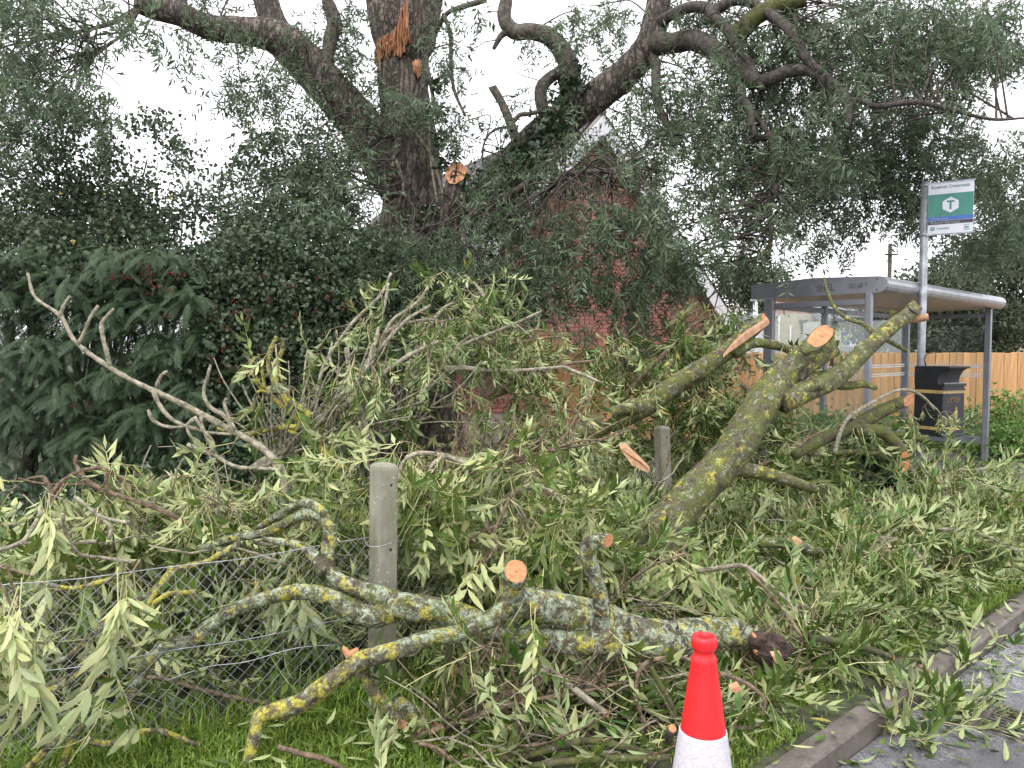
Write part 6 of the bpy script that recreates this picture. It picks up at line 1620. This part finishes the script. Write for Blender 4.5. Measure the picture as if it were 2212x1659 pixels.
fallen('fallen_branch', 'low arching twig over the left of the pile in front of the dark hedge gap', 'branch', [
  S((3.7, 3.8), [5, 5, 5, 5, 4.5, 4, 4], 0, [(105, 1085), (118, 1060), (140, 1036), (174, 1018), (215, 1011), (250, 1026), (290, 1062)]), S(3.7, 5, 5, [(174, 1022), (194, 1042), (236, 1063), (298, 1083), (347, 1102), (409, 1133), (458, 1176)]),
  S(3.7, 4.5, 3, [(172, 1020), (163, 1000), (164, 983)]), S(3.65, 4, 3, [(112, 1072), (104, 1045), (92, 1030), (62, 1034)]), S(3.7, 4, 3, [(232, 1020), (230, 1048), (240, 1075)]),
 ], 'twig', knob=.2, sprays=9, L=.22, nl=4, leaves_as_parts=26, lmat='leaf_lit', droop=1.2)
fallen('fallen_branch', 'forked grey twig entering from the left edge above the mesh', 'branch', [
  S((3.2, 3.5), [5, 5, 5, 4.5], 0, [(-30, 1197), (45, 1172), (70, 1140), (90, 1105)]), S((3.25, 3.5), 5, 5, [(45, 1173), (95, 1176), (140, 1173), (208, 1170)]), S((3.3, 3.5), 4, 4, [(135, 1110), (142, 1150), (170, 1195), (225, 1205), (290, 1215)]), S(3.35, 4, 3, [(280, 1130), (240, 1122), (208, 1112)]), S(3.35, 5, 3, [(235, 1165), (240, 1140), (222, 1122), (160, 1072)]),
 ], 'twig_grey', knob=.15)
fallen('fallen_branch', 'knobbly yellow-lichened branch slanting down through the middle of the wire mesh', 'branch', [
  S((2.85, 3.2), [6, 6, 6.5, 7, 7, 7, 6.5, 6], 0, [(60, 1454), (139, 1423), (201, 1371), (271, 1312), (330, 1277), (385, 1230), (451, 1211), (520, 1172)]), S((2.85, 2.95), 6, 6, [(50, 1505), (139, 1479), (174, 1451), (230, 1415)]), S((3.0, 3.1), 6, 5, [(330, 1305), (360, 1285), (400, 1280), (430, 1278)]), S((3.0, 3.1), 5, 7, [(318, 1310), (330, 1290), (352, 1255), (375, 1225)]),
  S((3.1, 3.1), 5, 5, [(86, 1256), (120, 1266), (165, 1270), (215, 1258), (240, 1250)]),
 ], 'bark_yellow', knob=.3, bumpy=.3)
fallen('fallen_branch', 'pair of yellow-lichened sticks at the bottom left corner below the mesh', 'branch', [
  S(2.65, [8, 8, 7, 6], 0, [(128, 1672), (140, 1640), (155, 1600), (182, 1566)]), S(2.6, [8, 8, 7, 6], 0, [(55, 1662), (85, 1635), (110, 1610), (130, 1592)]), S((2.75, 2.9), [7, 7, 6, 6, 5], 0, [(178, 1598), (236, 1607), (300, 1582), (350, 1580), (430, 1610)]),
 ], 'bark_yellow', knob=.2, bumpy=.25)
fallen('fallen_branch', 'thin brown stick lying behind the lower part of the mesh', 'branch', [S((3.15, 3.2), [4, 5, 5, 5, 5], 0, [(305, 1462), (360, 1468), (416, 1484), (503, 1506), (595, 1522)])], 'twig')
# near leaf sprays hanging at the left edge
hg = thing('fallen_branch', 'pale leafy branch tip drooping at the left edge in front of the mesh', 'branch', W(20, 1240, 2.35), None)
q = B(['twig'])
for pts in ([(-60, 1215), (0, 1225), (40, 1235), (70, 1245)], [(-60, 1250), (0, 1262), (20, 1300), (32, 1340)], [(18, 1215), (25, 1260), (42, 1310), (55, 1345)]):
    P = cat_rom(np.array([W(x, y, 2.35) for x, y in pts]), 5); V, F, _ = tube_vf(P, np.linspace(.005, .003, len(P)), 5); q.add(V, F, 0, True)
part('wood', q, hg)
for _ in range(24):
    x, y = BRN.uniform(-30, 75), BRN.uniform(1220, 1430); one_leaf(hg, W(x, y, 2.35 + BRN.normal(0, .08)), V3(BRN.normal(0, .25), BRN.normal(0, .2), -1), V3(BRN.normal(0, .4), BRN.choice([-1, 1, 1, 1]), .2), BRN.uniform(.85, 1.15), 'leaf_lit')
def hanging(label, x, y, D, n_, len_=.28, spread=.15, mat='leaf_lit', sc=1.15):
    h = thing('fallen_branch', label, 'branch', W(x, y, D)); q = B(['twig'])
    P = cat_rom(np.array([W(x + 30, y - 40, D + .1), W(x + 12, y - 12, D + .03), W(x, y, D)]), 5); V, F, _ = tube_vf(P, np.linspace(.005, .003, len(P)), 5); q.add(V, F, 0, True); part('wood', q, h)
    for k in range(n_):
        one_leaf(h, W(x + BRN.normal(0, 12), y - BRN.uniform(0, 30), D + BRN.normal(0, .02)), V3(BRN.normal(0, spread), BRN.normal(0, spread), -1), V3(BRN.normal(0, .35), BRN.choice([-1, 1, 1, 1]), .15), sc * BRN.uniform(.85, 1.15), mat)
hanging('long pale leaf cluster hanging straight down before the mesh, left of the front limb', 272, 1250, 2.75, 5)
hanging('dark green leaf cluster dangling low before the mesh near the bottom left', 226, 1440, 2.75, 4, mat='leaf', spread=.3)
hanging('small leaf cluster hanging from the forked twig at the left edge', 108, 1085, 3.2, 4)
hanging('leaf cluster hanging under the arch of the front limb, left of the post', 640, 1230, 3.35, 6, mat='leaf', spread=.35)
hanging('single leaf cluster hanging across the middle of the front limb', 1146, 1330, 2.92, 3, spread=.4, sc=.9)
hanging('pale leaf cluster beside the foot of the sawn stub', 1045, 1215, 3.3, 4, spread=.5)
hanging('bright leaf cluster dangling before the leaning limb at its left', 1455, 1215, 4.0, 5, spread=.5)
# ---- sticks on the ground in front and at the right
def stick(label, st_, mat='twig', cuts=(), **kw): return fallen('fallen_branch', label, 'branch', st_, mat, cuts, **kw)
stick('mossy bent stick lying at the bottom middle of the photo', [S((2.75, 2.95), [11, 11, 10, 9], 0, [(1040, 1668), (1090, 1640), (1112, 1588), (1122, 1532)])], 'bark_moss', sides=12)
stick('long mossy stick on the grass left of the cone', [S((2.82, 2.85), [7, 8, 8, 8, 8, 7], 0, [(1090, 1648), (1181, 1621), (1268, 1600), (1338, 1612), (1400, 1628), (1460, 1642)])], 'bark_moss', sides=12)
stick('lowest mossy stick running along the bottom edge to the cone', [S((2.72, 2.75), [8, 8, 8, 7], 0, [(1150, 1655), (1230, 1645), (1310, 1640), (1445, 1636)])], 'bark_moss', sides=12)
stick('stick with a pale sawn tip slanting down below the front limb', [S((3.15, 3.0), [6, 7, 8, 8], 0, [(1150, 1418), (1199, 1455), (1255, 1500), (1310, 1542)])], 'twig_grey', cuts=((0, (.7, -.7, .1)),))
stick('reddish curved twig standing between the front limb and the cone', [S((3.0, 2.95), [4, 4.5, 5, 5, 5, 4], 0, [(1414, 1600), (1376, 1520), (1378, 1460), (1400, 1430), (1459, 1420), (1500, 1428)])], 'twig')
stick('green mossy twig leaning beside the cone', [S((2.95, 2.95), [6, 6, 6, 5], 0, [(1460, 1560), (1450, 1520), (1424, 1475), (1407, 1440)])], 'bark_moss')
stick('short sawn stump of branch on the ground left of the cone', [S((2.9, 2.82), [11, 11, 10], 0, [(1440, 1600), (1446, 1588), (1452, 1574)])], 'bark_limb', cuts=((0, (.1, -.6, .75)),))
stick('mossy twig hanging down below the front limb', [S((3.05, 3.05), [8, 8, 7, 6], 0, [(972, 1385), (966, 1440), (960, 1490), (950, 1530)])], 'bark_moss')
stick('brown stick leaning on the pile under the front limb', [S((3.25, 3.1), [5, 6, 6, 6], 0, [(1030, 1388), (1080, 1420), (1120, 1440), (1195, 1452)])], 'twig_grey')
stick('dark stick lying on the grass right of the torn orange end', [S((3.0, 3.0), [7, 7, 6], 0, [(950, 1590), (1000, 1560), (1040, 1515)])], 'twig_dark')
stick('brown twig on the lawn at the bottom left of the yellow branch', [S((2.65, 2.7), [5, 6, 6, 5], 0, [(600, 1613), (650, 1628), (700, 1640), (745, 1662)])], 'twig')
stick('grey twig on the lawn below the torn orange end', [S((2.75, 2.78), [4, 4.5, 5], 0, [(905, 1605), (950, 1620), (985, 1655)])], 'twig')
stick('long twig arching over the leaves above the broken end of the front limb', [S((3.9, 3.5), [5, 5, 5, 4.5, 4, 4], 0, [(1506, 1234), (1560, 1226), (1611, 1224), (1666, 1267), (1708, 1305), (1750, 1365)])], 'twig_grey')
stick('second twig branching down beside the long arching twig', [S((3.85, 3.4), [4, 4, 4, 3.5], 0, [(1615, 1230), (1660, 1280), (1694, 1320), (1732, 1375)])], 'twig')
stick('dark arched twig lying on the right side of the leaf pile', [S((4.9, 4.6), [5, 5, 5, 4], 0, [(1819, 1173), (1919, 1163), (1971, 1186), (2016, 1240)])], 'twig_grey')
stick('green mossy stick with a pale cut tip pointing at the kerb', [S((3.5, 3.6), [7, 8, 8, 7], 0, [(1745, 1376), (1800, 1384), (1860, 1398), (1930, 1421)])], 'bark_moss', cuts=((0, (.8, -.6, 0)),))
stick('curly brown twig on the ground right of the cone', [S((2.85, 2.85), [5, 5, 4.5, 4, 4], 0, [(1555, 1455), (1600, 1470), (1635, 1492), (1652, 1515), (1646, 1545)])], 'twig')
stick('mossy log half buried in the leaves under the leaning limb', [S((4.5, 4.5), [12, 13, 13, 12], 0, [(1638, 1172), (1680, 1172), (1720, 1178), (1760, 1192)])], 'bark_mid')
stick('hooked twig lying over the kerb edge by the drain', [S((3.35, 3.35), [4, 4.5, 4.5, 4, 3], 0, [(1952, 1540), (1956, 1505), (1970, 1484), (1995, 1476), (2022, 1470)])], 'twig')
stick('forked upright twig at the far right of the pile before the pavement', [S((6.3, 6.3), [4, 4, 3.5, 3], 0, [(2091, 1072), (2091, 1037), (2087, 1018), (2080, 1012)]), S((6.3, 6.3), 3, 2, [(2112, 1058), (2118, 1043), (2105, 1022), (2091, 1012)])], 'twig')
stick('short upright twig with a pale tip left of the forked twig', [S((6.4, 6.4), [3.5, 3.5, 3], 0, [(2043, 1050), (2040, 1032), (2042, 1015)]), S((6.4, 6.4), 3, 2, [(2022, 1038), (2030, 1026), (2040, 1020)])], 'twig')
stick('long low branch stretching along the right of the pile toward the road', [S((5.3, 5.0), [4, 4.5, 4.5, 4, 4, 3], 0, [(1938, 1156), (1969, 1142), (2050, 1144), (2124, 1157), (2174, 1179), (2205, 1192)]), S((5.6, 5.8), 4, 3, [(1975, 1137), (2000, 1110), (2010, 1094)]), S((5.9, 6.1), 4, 3, [(2025, 1098), (2074, 1077), (2115, 1065)])], 'twig_grey', sprays=14, L=.3, nl=6)
stick('leafy twig lying across the kerb onto the drain grating', [S((3.5, 3.5), [4, 4, 3, 2], 0, [(1985, 1438), (2020, 1460), (2050, 1490), (2075, 1520)])], 'twig', sprays=4, L=.12, nl=3, leaves_as_parts=12, droop=1.3, ls=.8)
q = B(['metal', 'red'])
p_ = G(2195, 1133, .12); box(q, p_, (.34, .5, .012), frame((.8, .5, 0)), 0, .003); box(q, p_ + V3(.10, -.02, .012), (.06, .10, .012), frame((.8, .5, 0)), 1, .003)
top('road_sign_plate', q, 'flat grey plate with a red mark lying at the right edge of the leaf pile', 'plate')
